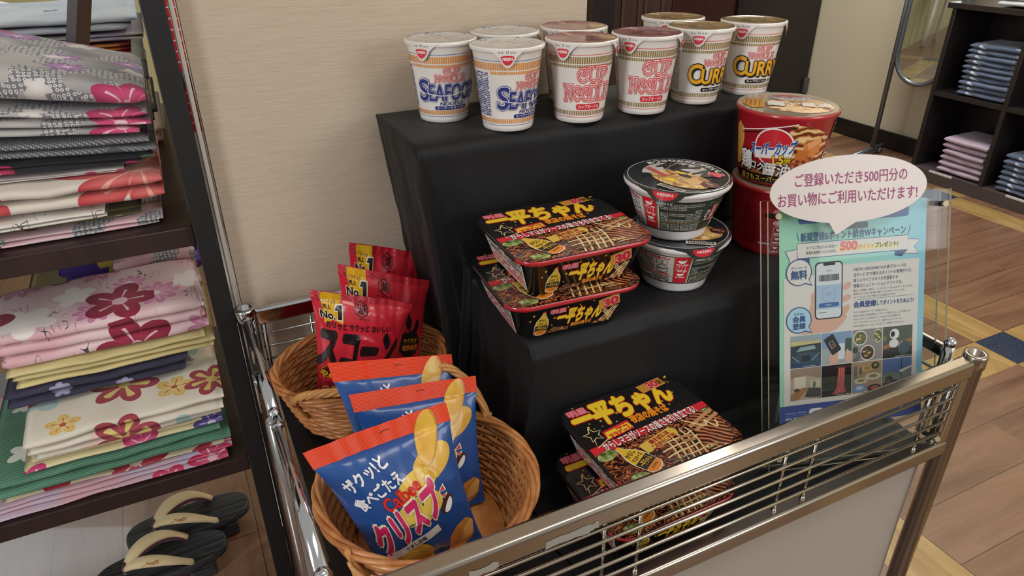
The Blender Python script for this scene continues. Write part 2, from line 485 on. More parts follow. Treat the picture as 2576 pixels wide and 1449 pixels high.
# ------------------------------------------------------------------ chrome display cart
cart = thing('display_cart', 'chrome wire display cart with railings holding the snacks', 'cart', (0, 0, 0))
for x, y, rr, ri in ((0.0345, 0.985, 0.0158, 0.0085), (0.031, 0.706, 0.0108, 0.0095), (0.033, 0.432, 0.0145, 0.0085), (0.878, 0.432, 0.0148, 0.0085), (0.878, 0.706, 0.0108, 0.0095), (0.878, 0.985, 0.0158, 0.0085)):
    m = MB()
    if ri < 0.009: m.lathe([(rr * 0.9, 0.0), (rr * 0.9, 0.583), (rr, 0.584), (rr, 0.600), (rr * 0.94, 0.603), (ri, 0.603), (ri, 0.56)], STEEL if y < 0.5 else CHROME, 32, (x, y, 0))
    else: m.lathe([(rr, 0.0), (rr, 0.597), (ri, 0.598), (ri, 0.54)], CHROME, 32, (x, y, 0))
    m.build('post', cart)
def bar(nm, c_, s_, mat, bev=0.005, extra=None):
    m = MB(); m.box(c_, s_, mat, bev=bev)
    if extra: extra(m)
    return m.build(nm, cart)
def tape(m):
    m.F = plane((0, 0.432 - 0.0111, 0), (1, 0, 0), (0, 0, 1), (0, -1, 0))
    g = rnd
    for x, w in ((0.09, 0.045), (0.155, 0.03), (0.235, 0.05), (0.275, 0.02)):
        m.poly([(x + w * (i / 6) if i <= 6 else x + w * ((13 - i) / 6), (0.573 if i <= 6 else 0.583) + g.uniform(-0.002, 0.002)) for i in range(14)], M('#98958c', 0.6))
bar('front_rail', (0.456, 0.432, 0.5845), (0.822, 0.022, 0.027), STEEL, 0.005, tape)
bar('lower_rail', (0.456, 0.432, 0.455), (0.822, 0.022, 0.024), STEEL, 0.004)
for x in (0.056, 0.857): bar('stile', (x, 0.432, 0.519), (0.020, 0.018, 0.110), STEEL, 0.004)
WIRE = M('#c6c0b2', 0.22, 1.0)
for z in (0.5615, 0.542, 0.523, 0.504, 0.4855):
    m = MB(); m.tube([(0.06, 0.427, z), (0.852, 0.427, z)], 0.0021, WIRE, 8); m.build('wire', cart)
for x in (0.064, 0.107, 0.310, 0.355, 0.559, 0.606, 0.808, 0.845):
    m = MB(); m.tube([(x, 0.4315, 0.464), (x, 0.4315, 0.575)], 0.0021, WIRE, 8); m.sphere((x, 0.4315, 0.468), 0.0035, WIRE, n=8); m.build('wire', cart)
bar('back_rail', (0.456, 0.985, 0.585), (0.82, 0.014, 0.028), CHROME, 0.004)
for z in (0.553, 0.530, 0.507, 0.484):
    m = MB(); m.tube([(0.05, 0.985, z), (0.862, 0.985, z)], 0.0018, CHROME, 8); m.build('wire', cart)
for x in (0.055, 0.125, 0.26, 0.5, 0.74, 0.857):
    m = MB(); m.tube([(x, 0.985, 0.45), (x, 0.985, 0.575)], 0.004 if x in (0.055, 0.857) else 0.0018, CHROME, 8); m.build('wire', cart)
for y0, y1 in ((0.722, 0.954), (0.466, 0.694)):
    m = MB(); m.tube([(0.0325, y0, 0.594), (0.0325, y1, 0.594)], 0.0074, CHROME, 20)
    for y in (y0, y1): m.sphere((0.0325, y, 0.595), 0.0082, CHROME)
    m.build('side_rail', cart)
    m = MB(); m.box((0.876, (y0 + y1) / 2, 0.584), (0.010, y1 - y0, 0.018), CHROME, bev=0.003)
    for y in (y0, y1): m.tube([(0.876, y, 0.45), (0.876, y, 0.598)], 0.0076, CHROME, 16); m.sphere((0.876, y, 0.599), 0.0084, CHROME)
    m.build('side_rail', cart)
    for z in (0.552, 0.528, 0.504, 0.48):
        m = MB(); m.tube([(0.876, y0, z), (0.876, y1, z)], 0.0022, CHROME, 8); m.build('wire', cart)
    for k in (1, 2, 3):
        y = y0 + (y1 - y0) * k / 4
        m = MB(); m.tube([(0.876, y, 0.45), (0.876, y, 0.58)], 0.0022, CHROME, 8); m.build('wire', cart)
m = MB(); m.box((0.4555, 0.708, 0.437), (0.80, 0.53, 0.012), M('#0b0b0e', 0.5)); m.build('deck', cart)
m = MB(); m.box((0.0215, 0.80, 0.575), (0.004, 0.018, 0.05), CHROME, bev=0.0015); m.box((0.028, 0.80, 0.572), (0.012, 0.006, 0.010), STEEL); m.box((0.027, 0.815, 0.59), (0.008, 0.02, 0.03), M('#18181a', 0.4), bev=0.002); m.build('bracket', cart)
# white cloth hung below the rail, round the front and the left side
def skirt(u, v):
    s = u * 1.36
    z = 0.4405 - v * 0.43 - 0.004 * noise.noise(Vector((s * 7, 0, 3)))
    o = 0.004 * noise.noise(Vector((s * 5, v * 2.0, 0))) * (0.3 + v) + 0.0015 * math.sin(s * 40 + 3 * v) * (1 - v)
    if s < 0.5: return Vector((0.046 + o, 0.943 - s, z))
    x = 0.046 + (s - 0.5)
    if x > 0.82: z -= max(0, 0.012 - math.sqrt(max(0, 0.012 ** 2 - max(0, x - 0.894) ** 2))) if x > 0.894 else 0
    return Vector((min(x, 0.861), 0.4465 + o * 0.8, z))
m = MB(); m.grid(skirt, 140, 24, M('#a2968a', 0.75, sheen=0.1))
o = m.build('cart_skirt'); tag(o, 'white cloth panel hanging below the chrome front rail', 'cloth')
sm = o.modifiers.new('t', 'SOLIDIFY'); sm.thickness = 0.0015; sm.offset = 0

# ------------------------------------------------------------------ black cloth draped over the stepped risers
PR = [(1.000, 0.858), (0.93, 0.859), (0.845, 0.859), (0.828, 0.857), (0.820, 0.848), (0.818, 0.80), (0.817, 0.74), (0.814, 0.69), (0.806, 0.667), (0.79, 0.6595), (0.72, 0.659), (0.66, 0.659), (0.648, 0.658), (0.636, 0.652), (0.629, 0.636), (0.627, 0.58), (0.6255, 0.52), (0.623, 0.470), (0.617, 0.452), (0.605, 0.4470), (0.54, 0.4465), (0.450, 0.4465)]
def prof(v):
    L = [0.0]
    for a, b in zip(PR, PR[1:]): L.append(L[-1] + math.hypot(a[0] - b[0], a[1] - b[1]))
    d = v * L[-1]
    for i in range(len(PR) - 1):
        if d <= L[i + 1] + 1e-9:
            t = (d - L[i]) / (L[i + 1] - L[i]); return (PR[i][0] + (PR[i + 1][0] - PR[i][0]) * t, PR[i][1] + (PR[i + 1][1] - PR[i][1]) * t)
    return PR[-1]
def drape(u, v):
    y, z = prof(v)
    xl = 0.262 + 0.065 * max(0, min(1, (0.86 - z) / 0.2)) * (1 if z > 0.655 else 1)
    xr = 0.858
    if z < 0.64: xl = 0.327 - 0.015 * min(1, (0.64 - z) / 0.19)
    nz = noise.noise(Vector((u * 5, y * 6, z * 6)))
    vert = 1 if (0.67 < z < 0.85 or 0.46 < z < 0.645) else 0
    fold2 = noise.noise(Vector((u * 16, 0.5 * v, 8))) ; y2 = y - vert * (0.005 * (nz + 0.5) + 0.005 * max(0, fold2) + 0.003 * math.sin(u * 26 + 2 * nz) * (0.6 + nz))
    zb = 0.4468
    NS = 0.16
    if u < NS:                                   # left fall
        t = (u / NS); t = t * t * (3 - 2 * t) if False else t
        zz = zb + (z - zb) * t
        fold = 0.008 * math.sin(v * 60 + 3 * nz) * (1 - t) + 0.006 * nz + 0.003 * noise.noise(Vector((t * 9, v * 40, 3)))
        spread = 0.035 * (1 - t) * (1 if z > 0.655 else 0.6)
        if t > 0.93: fold *= (1 - t) / 0.07
        x = (xl + 0.0) + (0.045 * (1 - t) if z > 0.7 else -spread * 0.6) + fold
        return Vector((x, y2, zz))
    if u > 1 - 0.1:
        t = (1 - u) / 0.1
        return Vector((xr + 0.008 * (1 - t) + 0.003 * math.sin(v * 50) * (1 - t), y2, zb + (z - zb) * t))
    t = (u - NS) / (0.9 - NS)
    sag = 0.0
    if z < 0.45: sag = 0.0
    return Vector((xl + (xr - xl) * t, y2, z + sag))
bc = G('black_satin', 0.60, sheen=0.05, spec=0.3)
bnn = bc.noise(bc.coords(), 900.0, 2.0); bc.bump(bnn, 0.12, 0.0006)
blackm = bc.done(bc.mix(bc.noise(bc.coords(), 6.0), '#050507', '#0a0a0d'))
m = MB(); m.grid(drape, 150, 150, blackm)
o = m.build('black_cloth'); tag(o, 'black satin cloth draped over the stepped display riser', 'cloth')
# ------------------------------------------------------------------ printed packs: shared inks
mm = 0.001
CUPW = M('#e9e4de', 0.32, coat=0.3)
INK = {k: M(v, 0.38, coat=0.25) for k, v in dict(red='#cf2233', navy='#27337c', orange='#d98a35', gold='#8d7236', black='#17140f', yellow='#e0a11a', white='#ece7e1', grey='#8f8a86', blue='#4a6aa8', pink='#dd7b86', dk='#141a19', green='#2a5b3c', cream='#e8d9a4', lemon='#e8c62c', ochre='#e2861b', dred='#9c1622').items()}
def cone(prof_):
    def rad(v):
        for (r0, z0), (r1, z1) in zip(prof_, prof_[1:]):
            if v <= z1: return r0 + (r1 - r0) * (v - z0) / (z1 - z0)
        return prof_[-1][0]
    def F(u, v, h):
        r = rad(v) * mm + h; a = R(u)
        return Vector((r * math.sin(a), -r * math.cos(a), v * mm))
    return F
def tiny_lines(m, x0, y0, x1, y1, rows, ink, layer=2, fill=0.6, seed=1, slant=0):
    """rows of small print too fine to read"""
    g = random.Random(seed); dy = (y1 - y0) / rows
    for i in range(rows):
        x = x0; y = y1 - (i + 1) * dy
        while x < x1 - 0.5:
            w = g.uniform(0.03, 0.10) * (x1 - x0)
            if g.random() < 0.88: m.poly(rect2(x, y + dy * (1 - fill) / 2, min(x + w, x1), y + dy * (1 + fill) / 2), ink, layer)
            x += w + 0.018 * (x1 - x0)
def lid_mat(name, stops, sc):
    g = G(name, 0.22, coat=0.6)
    v = g.coords()
    n = g.noise(v, sc, 3.0, 0.6, 1.2)
    g.bump(g.noise(v, 60.0, 2.0), 0.15, 0.001)
    return g.done(g.ramp(n, *stops))
LIDM = dict(seafood=lid_mat('lid_print_pale', [(0.33, '#5f6e88'), (0.40, '#b0b1ae'), (0.7, '#c4c0b8')], 42.0),
            plain=lid_mat('lid_print_maroon', [(0.36, '#5a2f33'), (0.55, '#7d4a4a'), (0.68, '#b4807a')], 34.0),
            curry=lid_mat('lid_print_amber', [(0.36, '#4f3f22'), (0.55, '#8a6c35'), (0.70, '#b59a5e')], 34.0))
CUPP = [(33.2, 0), (34.2, 6), (45.4, 100), (46.0, 102)]
def logo_badge(m, cu, cv, k, kx):
    """red rounded shield with white lettering; kx turns mm into the surface's u units"""
    pts = []
    for x, y in [(-6.6, 4.0), (-4, 4.6), (0, 4.8), (4, 4.6), (6.6, 4.0), (6.9, 2.4), (5.4, -1.2), (3, -4.2), (0, -5.4), (-3, -4.2), (-5.4, -1.2), (-6.9, 2.4)]: pts.append((cu + x * k * kx, cv + y * k))
    m.poly(pts, INK['red'], 6)
    m.text('NISSIN', cu - 5.2 * k * kx, cv - 0.2 * k, cu + 5.2 * k * kx, cv + 2.9 * k, INK['white'], 7, 0.035)
    m.text('FOODS', cu - 2.0 * k * kx, cv - 2.6 * k, cu + 2.0 * k * kx, cv - 1.4 * k, INK['pink'], 7, 0.0)
def arc_(cx, cy, rx, ry, a0, a1, n=14): return ell2(cx, cy, rx, ry, n, a0, a1)
LETS = dict(
    C=([arc_(0.52, 0.48, 0.40, 0.42, 52, 318, 20) , arc_(0.60, 0.66, 0.20, 0.17, 60, -200, 12)], 0.86),
    U=([[(0.02, 0.97), (0.36, 0.97)], [(0.20, 0.95), (0.20, 0.34)] + arc_(0.50, 0.34, 0.30, 0.28, 180, 360, 10) + [(0.80, 0.34), (0.80, 0.95)], [(0.64, 0.97), (0.96, 0.97)]], 0.92),
    P=([[(0.04, 0.03), (0.40, 0.03)], [(0.22, 0.03), (0.22, 0.96)], [(0.04, 0.96), (0.5, 0.96)] + arc_(0.52, 0.70, 0.34, 0.26, 90, -100, 12), arc_(0.46, 0.50, 0.12, 0.10, 250, 20, 8)], 0.9),
    N=([[(0.0, 0.97), (0.30, 0.97)], [(0.16, 0.96), (0.16, 0.03)], [(0.0, 0.03), (0.32, 0.03)], [(0.18, 0.96), (0.80, 0.05)], [(0.82, 0.04), (0.82, 0.96)], [(0.66, 0.97), (0.98, 0.97)]], 0.98),
    D=([[(0.02, 0.97), (0.42, 0.97)] + arc_(0.42, 0.5, 0.46, 0.47, 88, -88, 16) + [(0.02, 0.03)], [(0.20, 0.95), (0.20, 0.05)]], 0.92),
    L=([[(0.02, 0.97), (0.40, 0.97)], [(0.20, 0.95), (0.20, 0.05)], [(0.02, 0.03), (0.86, 0.03), (0.88, 0.28)]], 0.84),
    E=([[(0.84, 0.74), (0.82, 0.97), (0.02, 0.97)], [(0.20, 0.95), (0.20, 0.05)], [(0.22, 0.52), (0.62, 0.52)], [(0.02, 0.03), (0.86, 0.03), (0.88, 0.28)]], 0.88))
LETS['O'] = ([arc_(0.52, 0.48, 0.40, 0.42, 40, 330, 20), arc_(0.64, 0.62, 0.18, 0.16, 90, -190, 12)], 0.86)
def curly(m, word, x0, y0, x1, y1, ink, layer, fat=1.0):
    """the rounded, curled display letters: red edge, pale body, red heart line"""
    tot = sum(LETS[c][1] for c in word) + 0.04 * (len(word) - 1); sx = (x1 - x0) / tot; sy = y1 - y0
    for w, mt, ly in ((0.40 * fat, ink, layer), (0.24 * fat, INK['white'], layer + 1), (0.10 * fat, ink, layer + 2)):
        x = x0
        for c in word:
            st, wd = LETS[c]
            for pl in st:
                pts = [(x + px * sx, y0 + py * sy) for px, py in pl]
                d0 = Vector(pts[1]) - Vector(pts[0]); d1 = Vector(pts[-1]) - Vector(pts[-2]); e = w * sy * 0.30
                pts[0] = tuple(Vector(pts[0]) - d0.normalized() * e); pts[-1] = tuple(Vector(pts[-1]) + d1.normalized() * e)
                m.strip(pts, w * sy * 0.80, mt, ly)
            x += (wd + 0.04) * sx
def make_cup(kind, label):
    root = thing('noodle_cup', label, 'cup noodles', group='cup noodles along the top step')
    m = MB()
    m.lathe([(31.5 * mm, 0), (33.2 * mm, 0.8 * mm), (34.2 * mm, 6 * mm), (45.4 * mm, 100 * mm), (46.2 * mm, 101.2 * mm), (48.2 * mm, 102 * mm), (48.8 * mm, 104 * mm), (48.4 * mm, 106 * mm), (47.2 * mm, 106.8 * mm), (46.4 * mm, 104.0 * mm)], CUPW, 96, cap=(True, False))
    m.F = cone(CUPP); m.du = 4.0
    bars = INK['orange'] if kind == 'seafood' else INK['gold']; line = INK['blue'] if kind == 'seafood' else INK['red']
    for i in range(90):
        a = i * 4.0 - 180
        m.poly(rect2(a, 80.5, a + 2.5, 89.2), bars)
        if not -132 < a < -78: m.poly(rect2(a, 75.0, a + 2.5, 78.8), bars)
        m.poly(rect2(a, 11.4, a + 2.3, 17.6), bars)
    for v in (91.5, 8.6):
        m.poly(rect2(-180, v, 179.9, v + 0.7), line)
    tiny_lines(m, -126, 20, -82, 77, 24, INK['navy'] if kind == 'seafood' else INK['grey'], 1, 0.66, 5)
    W_, RD = INK['white'], INK['red']
    o = [(0.050, RD)]
    if kind == 'plain':
        curly(m, 'CUP', -24, 56, 40, 76, RD, 2, 0.85); curly(m, 'NOODLE', -50, 31, 52, 52.5, RD, 2, 0.80)
        m.poly(rect2(-24, 19.2, 30, 27.2, 3.4), RD, 2); m.text('カップヌードル', -20, 20.8, 26, 25.8, W_, 3, 0.02)
    else:
        curly(m, 'CUP', -14, 67, 20, 75.5, RD, 2, 1.0); curly(m, 'NOODLE', -30, 56.5, 31, 65.5, RD, 2, 0.95)
        if kind == 'seafood':
            N_ = INK['navy']
            m.text('S', -66, 30, -43, 60, N_, 5, 0.022, [(0.046, N_), (0.026, W_)], shear=0.12)
            m.text('EAFOOD', -43, 30.5, 64, 54, N_, 5, 0.022, [(0.042, N_), (0.022, W_)], shear=0.08)
            m.strip([(-64 + 130 * i / 26, 39.5 + 3.2 * math.sin(i / 26 * 5.6 + 2.2) + i * 0.18) for i in range(27)], 1.0, W_, 9)
            m.text('NOODLE', -22, 24.5, 30, 29.2, N_, 2, 0.02)
            m.poly(rect2(-34, 18.4, 38, 23.6, 2.4), N_, 2); m.text('シーフードヌードル', -29, 19.4, 33, 22.8, W_, 3, 0.02)
        else:
            B_ = INK['black']
            for dx, dy in ((3.2, -2.2), (1.8, -1.2)):
                m.text('C', -60 + dx, 31 + dy, -32 + dx, 60 + dy, B_, 5, 0.05); m.text('URRY', -33 + dx, 31 + dy, 58 + dx, 53 + dy, B_, 5, 0.055)
            m.text('C', -60, 31, -32, 60, INK['yellow'], 6, 0.022, [(0.04, B_)]); m.text('URRY', -33, 31, 58, 53, INK['yellow'], 6, 0.03, [(0.045, B_)])
            m.poly(rect2(-30, 19.6, 26, 25.4, 2.6), B_, 2); m.text('カップヌードル', -26, 20.8, 22, 24.4, W_, 3, 0.02); m.text('カレー', 29, 20, 50, 25.2, B_, 2, 0.02)
    m.build('cup_body', root)
    # lid with two pull tabs folded over the rim
    m = MB()
    m.lathe([(47.6 * mm, 106.7 * mm), (46.8 * mm, 107.3 * mm), (45.0 * mm, 107.2 * mm), (44 * mm, 106.6 * mm), (20 * mm, 106.0 * mm), (0.5 * mm, 105.9 * mm)], LIDM[kind], 96, cap=(False, True))
    m.lathe([(48.9 * mm, 103.6 * mm), (49.0 * mm, 105.4 * mm), (48.5 * mm, 107 * mm), (47.0 * mm, 107.45 * mm)], M('#d9d4cd', 0.3, coat=0.4), 96, cap=(False, False))
    m.F = lambda u, v, h: Vector((((49.0 - max(0, 104.5 - v) * 0.04) * mm + h + 0.0006) * math.sin(R(u)), -((49.0 - max(0, 104.5 - v) * 0.04) * mm + h + 0.0006) * math.cos(R(u)), v * mm)); m.du = 3.0
    for c_ in (-46, 60):
        pts = [(c_ - 30, 106.3), (c_ + 30, 106.3), (c_ + 21, 103), (c_ + 13, 97), (c_ + 8, 89), (c_ + 4, 85.6), (c_, 84.8), (c_ - 4, 85.6), (c_ - 8, 89), (c_ - 13, 97), (c_ - 21, 103)]
        m.poly(pts, M('#dad6d2', 0.28, coat=0.5), 1)
        logo_badge(m, c_, 94.2, 1.15, 1.17)
        m.strip([(c_ - 1.2, 105.4), (c_ - 1.2, 102.6), (c_ + 1.2, 102.6), (c_ + 1.2, 105.4)], 0.5, INK['black'], 3)
        for k in range(6):
            if k not in (2, 3): m.poly(rect2(c_ - 13 + k * 4.4, 102.4, c_ - 10.5 + k * 4.4, 104), INK['grey'], 3)
    m.build('lid', root)
    return root
TZ = 0.8592
cups = {}
for nm, kind, x, y, rz, lab in (
        ('A', 'seafood', 0.345, 0.938, -5, 'blue lettered seafood noodle cup at the left end of the top step'),
        ('B', 'seafood', 0.406, 0.857, 21, 'blue lettered seafood noodle cup in front, between the leftmost cup and the red ones'),
        ('C', 'seafood', 0.447, 0.951, 10, 'pale lidded seafood noodle cup behind the front left one, only its lid showing'),
        ('D', 'plain', 0.512, 0.849, -13, 'red lettered plain noodle cup next to the seafood cups, in the front row'),
        ('E', 'plain', 0.556, 0.945, -13, 'maroon lidded plain noodle cup hidden behind another red lettered cup'),
        ('F', 'plain', 0.615, 0.845, -16, 'red lettered plain noodle cup beside the curry cups, in the front row'),
        ('G', 'curry', 0.742, 0.955, 0, 'amber lidded curry noodle cup at the back, mostly hidden behind another curry cup'),
        ('H', 'curry', 0.719, 0.857, 4, 'yellow lettered curry noodle cup between the red cup and the rightmost cup'),
        ('I', 'curry', 0.826, 0.866, -14, 'yellow lettered curry noodle cup at the right end of the top step')):
    if kind not in cups:
        o = make_cup(kind, lab); cups[kind] = o; o.location = (x, y, TZ); o.rotation_euler = (0, 0, R(rz))
    else: dup(cups[kind], (x, y, TZ), R(rz), lab)

# ------------------------------------------------------------------ udon bowls
UD = [(44.0, 4), (47.0, 14), (62.5, 60), (66, 66)]
def make_udon():
    root = thing('udon_bowl', 'dark lidded udon noodle bowl resting on the step, lower of the two', 'noodle bowl', group='stacked udon bowls')
    m = MB()
    BW = M('#dedad9', 0.3, coat=0.3)
    m.lathe([(38 * mm, 3 * mm), (41 * mm, 0), (43.2 * mm, 0.6 * mm), (44.0 * mm, 4 * mm), (47.0 * mm, 14 * mm), (62.5 * mm, 60 * mm), (65.0 * mm, 65.0 * mm), (69.0 * mm, 67 * mm), (70 * mm, 70 * mm), (69.6 * mm, 73 * mm), (68.4 * mm, 74.4 * mm), (66 * mm, 74.2 * mm)], BW, 96)
    m.F = cone(UD); m.du = 4.0
    D_, W_, RD = M('#1b2220', 0.4, coat=0.2), INK['white'], INK['red']
    m.poly(rect2(-180, 14.5, 179.9, 16.2), D_, 2); m.poly(rect2(-180, 59.6, 179.9, 61), D_, 2)
    m.poly(rect2(-70, 16.5, -9, 59.5), M('#cfc9c4', 0.4), 1)
    m.text('必要なお湯の目安量300ml', -66, 54, -12, 58.5, RD, 2, 0.03)
    tiny_lines(m, -66, 33, -34, 53, 7, D_, 2, 0.5, 3)
    m.strip(ell2(-22, 38, 8, 6.5, 20), 0.9, D_, 2); m.poly(rect2(-29, 38, -15, 39.2), D_, 3)
    for k in (0, 1): m.strip(rect2(-29 + k * 8, 46, -23 + k * 8, 52.5) + [(-29 + k * 8, 46)], 0.8, D_, 2)
    tiny_lines(m, -66, 27, -12, 32, 2, RD, 2, 0.6, 4); m.poly(rect2(-70, 25.4, -9, 26.2), INK['gold'], 2)
    m.text('0120-923-301', -40, 22, -13, 25, D_, 2, 0.02); tiny_lines(m, -66, 17.2, -12, 21.6, 2, D_, 2, 0.6, 6)
    m.poly(rect2(-7, 16.5, 14, 61.5), INK['gold'], 2); m.poly(rect2(-5.5, 16.5, 12.5, 61), RD, 3)
    for v in (52, 30): m.poly(ell2(3, v + 3, 5.2, 4.6, 16, 180, 360), W_, 4); m.poly(rect2(6, v + 4.6, 9, v + 5.4), W_, 4)
    for v in (47, 36, 25): tiny_lines(m, -4, v, 11, v + 2.8, 1, W_, 4, 0.7, int(v))
    m.strip(rect2(-3, 38.5, 9, 46) + [(-3, 38.5)], 0.5, W_, 4)
    for k in range(3): m.strip([(-1 + k * 4, 39), (1 + k * 4, 45.4)], 0.5, W_, 4)
    m.poly(rect2(16, 16.5, 76, 59.5), M('#2c3532', 0.4, coat=0.2), 1)
    PG = M('#9b9c92', 0.45)
    g = random.Random(4)
    for i in range(6):
        for j in range(5):
            if g.random() < 0.8: m.poly(rect2(18 + j * 11, 30 + i * 4.6, 27.6 + j * 11, 33.6 + i * 4.6), PG, 2); tiny_lines(m, 18.8 + j * 11, 30.8 + i * 4.6, 27 + j * 11, 33 + i * 4.6, 1, D_, 3, 0.7, i * 7 + j)
    for j in range(4): m.poly(rect2(18 + j * 14, 17.6, 30 + j * 14, 26.4), PG, 2); tiny_lines(m, 19 + j * 14, 18.4, 29 + j * 14, 25.8, 3, D_, 3, 0.6, j + 50)
    m.poly(rect2(16, 27.6, 76, 28.6), INK['gold'], 2)
    m.poly(rect2(76.5, 16.5, 150, 61), M('#10231a', 0.4, coat=0.2), 1)
    m.text('あっさり', 79, 51, 104, 58, INK['green'], 2, 0.03, [(0.03, PG)])
    m.poly(rect2(88, 27.5, 98, 51), RD, 2)
    for i, ch in enumerate('ささみ揚げ'): m.text(ch, 89.4, 46.6 - i * 4.5, 96.6, 50.4 - i * 4.5, W_, 3, 0.02)
    for i, ch in enumerate('うどん'): m.text(ch, 79, 40 - i * 5.6, 86.5, 45 - i * 5.6, W_, 2, 0.03)
    for i in range(9):
        for j in range(6): m.poly(ell2(101 + i * 5 + (j % 2) * 2.5, 33 + j * 3.6, 1.3, 1.0, 6), M('#cfd07a', 0.5), 2)
    for i, ch in enumerate('どん兵衛'): m.text(ch, 112 + i * 8, 38 + i * 3, 120 + i * 8, 50 + i * 2, W_, 3, 0.05)
    m.poly(rect2(100, 17, 150, 28), M('#d8d2c2', 0.4), 2); tiny_lines(m, 103, 18, 148, 27, 3, D_, 3, 0.5, 9)
    m.build('bowl_body', root)
    m = MB()
    LD = M('#20262a', 0.16, coat=0.7)
    m.lathe([(69.4 * mm, 74 * mm), (68 * mm, 75.2 * mm), (66 * mm, 75.0 * mm), (0.6 * mm, 75.0 * mm)], LD, 96, cap=(False, True))
    m.F = plane((0, 0, 75.1 * mm), (mm, 0, 0), (0, mm, 0), (0, 0, 1))
    m.ring(0, 0, 64.6, 65.3, W_, 1, 72)
    ch = 'あっさりおだしがおいしい'
    for i, c_ in enumerate(ch):
        a = 168 - i * 11.2
        x, y = 56 * math.cos(R(a)), 56 * math.sin(R(a)); m.text(c_, x - 4.6, y - 4.4, x + 4.6, y + 4.4, W_, 1, 0.025, rot=a - 90)
    m.poly(ell2(-2, 2, 47, 44, 30, 35, 222), M('#c9c3bd', 0.3, coat=0.5), 1)
    for a in (-30, -12, 8): m.strip([(a - 12, 4), (a + 8, 46)], 0.7, LD, 2)
    for b_ in (14, 28): m.strip([(-44, b_ - 6), (30, b_ + 10)], 0.7, LD, 2)
    m.text('どん', -14, 14, 34, 44, INK['black'], 3, 0.06, rot=8)
    m.text('兵衛', -40, 6, -12, 34, INK['black'], 3, 0.06, rot=8)
    m.poly(rot2(rect2(26, 26, 44, 40), 10, (35, 33)), RD, 3); m.poly(rot2(rect2(-46, -16, -4, -8), -14, (-24, -12)), M('#b8545a', 0.3), 3)
    tiny_lines(m, -36, -24, -8, -19, 1, PG, 2, 0.7, 2)
    fd = G('udon_photo', 0.25, coat=0.5); fv = fd.coords()
    fdm = fd.done(fd.ramp(fd.noise(fv, 55.0, 3.0, 0.6, 1.0), (0.32, '#6d4420'), (0.46, '#c08d4a'), (0.56, '#dcb878'), (0.66, '#e9d6a8')))
    m.poly(ell2(14, -12, 43, 27, 30), fdm, 2)
    m.poly(ell2(10, 2, 10, 5, 16), M('#24242a', 0.3), 3); m.poly(ell2(0, 8, 8, 4, 12), INK['lemon'], 3); m.poly(ell2(6, -24, 9, 5, 12), INK['lemon'], 3)
    m.poly(rot2(rect2(20, -18, 42, 2), -20, (30, -8)), M('#cda86a', 0.3), 3)
    m.poly(ell2(52, -4, 12, 10, 20), M('#4a1720', 0.3), 4); m.text('Wだし', 44, -7, 60, -0.5, M('#c9a070', 0.4), 5, 0.03, rot=-15)
    m.poly(rect2(6, -52, 44, -43), M('#c9c2b6', 0.3), 4)
    g = random.Random(2); x = 9.0
    while x < 41: w = g.uniform(0.4, 1.4); m.poly(rect2(x, -50.5, x + w, -44), INK['black'], 5); x += w + g.uniform(0.5, 1.2)
    m.F = lambda u, v, h: Vector(((69.8 * mm + h) * math.sin(R(u)), -(69.8 * mm + h) * math.cos(R(u)), v * mm)); m.du = 3.0
    c_ = 24
    m.poly([(c_ - 36, 75), (c_ + 36, 75), (c_ + 20, 71), (c_ + 11, 62), (c_ + 6, 56), (c_ - 6, 56), (c_ - 11, 62), (c_ - 20, 71)], M('#26302b', 0.3, coat=0.5), 1)
    m.poly([(c_ + x, y) for x, y in ell2(0, 75, 13, 11, 16, 180, 360)], RD, 2); m.text('NISSIN', c_ - 8, 69.6, c_ + 8, 73.4, W_, 3, 0.02)
    tiny_lines(m, c_ - 9, 58, c_ + 9, 62, 1, PG, 2, 0.6, 8)
    m.build('lid', root)
    return root
u1 = make_udon(); u1.location = (0.585, 0.697, 0.6596); u1.rotation_euler = (0, 0, R(-34))
dup(u1, (0.576, 0.700, 0.7358), R(-74), 'dark lidded udon noodle bowl stacked on top, its arched white lettering on show')

# ------------------------------------------------------------------ big red noodle tubs
ph = G('noodle_photo', 0.3, coat=0.4)
pv = ph.coords()
pw = ph.wave(pv, 34.0, 9.0, 3.0, 1.6, 'DIAGONAL'); pn = ph.noise(pv, 60.0, 3.0, 0.6, 1.5)
NOOD = ph.done(ph.mix(pn, ph.ramp(pw, (0.2, '#2c0f08'), (0.45, '#7a3014'), (0.7, '#b05a2a'), (0.92, '#d79a5a')), ph.ramp(pw, (0.3, '#3a140a'), (0.8, '#a2501f'))))
p2_ = G('noodle_photo_pale', 0.3, coat=0.4); pv = p2_.coords()
pw = p2_.wave(pv, 30.0, 7.0, 2.0, 1.4, 'Z'); NOODP = p2_.done(p2_.ramp(pw, (0.1, '#6a2c12'), (0.4, '#b06a35'), (0.75, '#d9a468'), (0.95, '#e7c591')))
TUB = [(54.0, 0), (56.0, 6), (67.5, 92), (68, 96)]
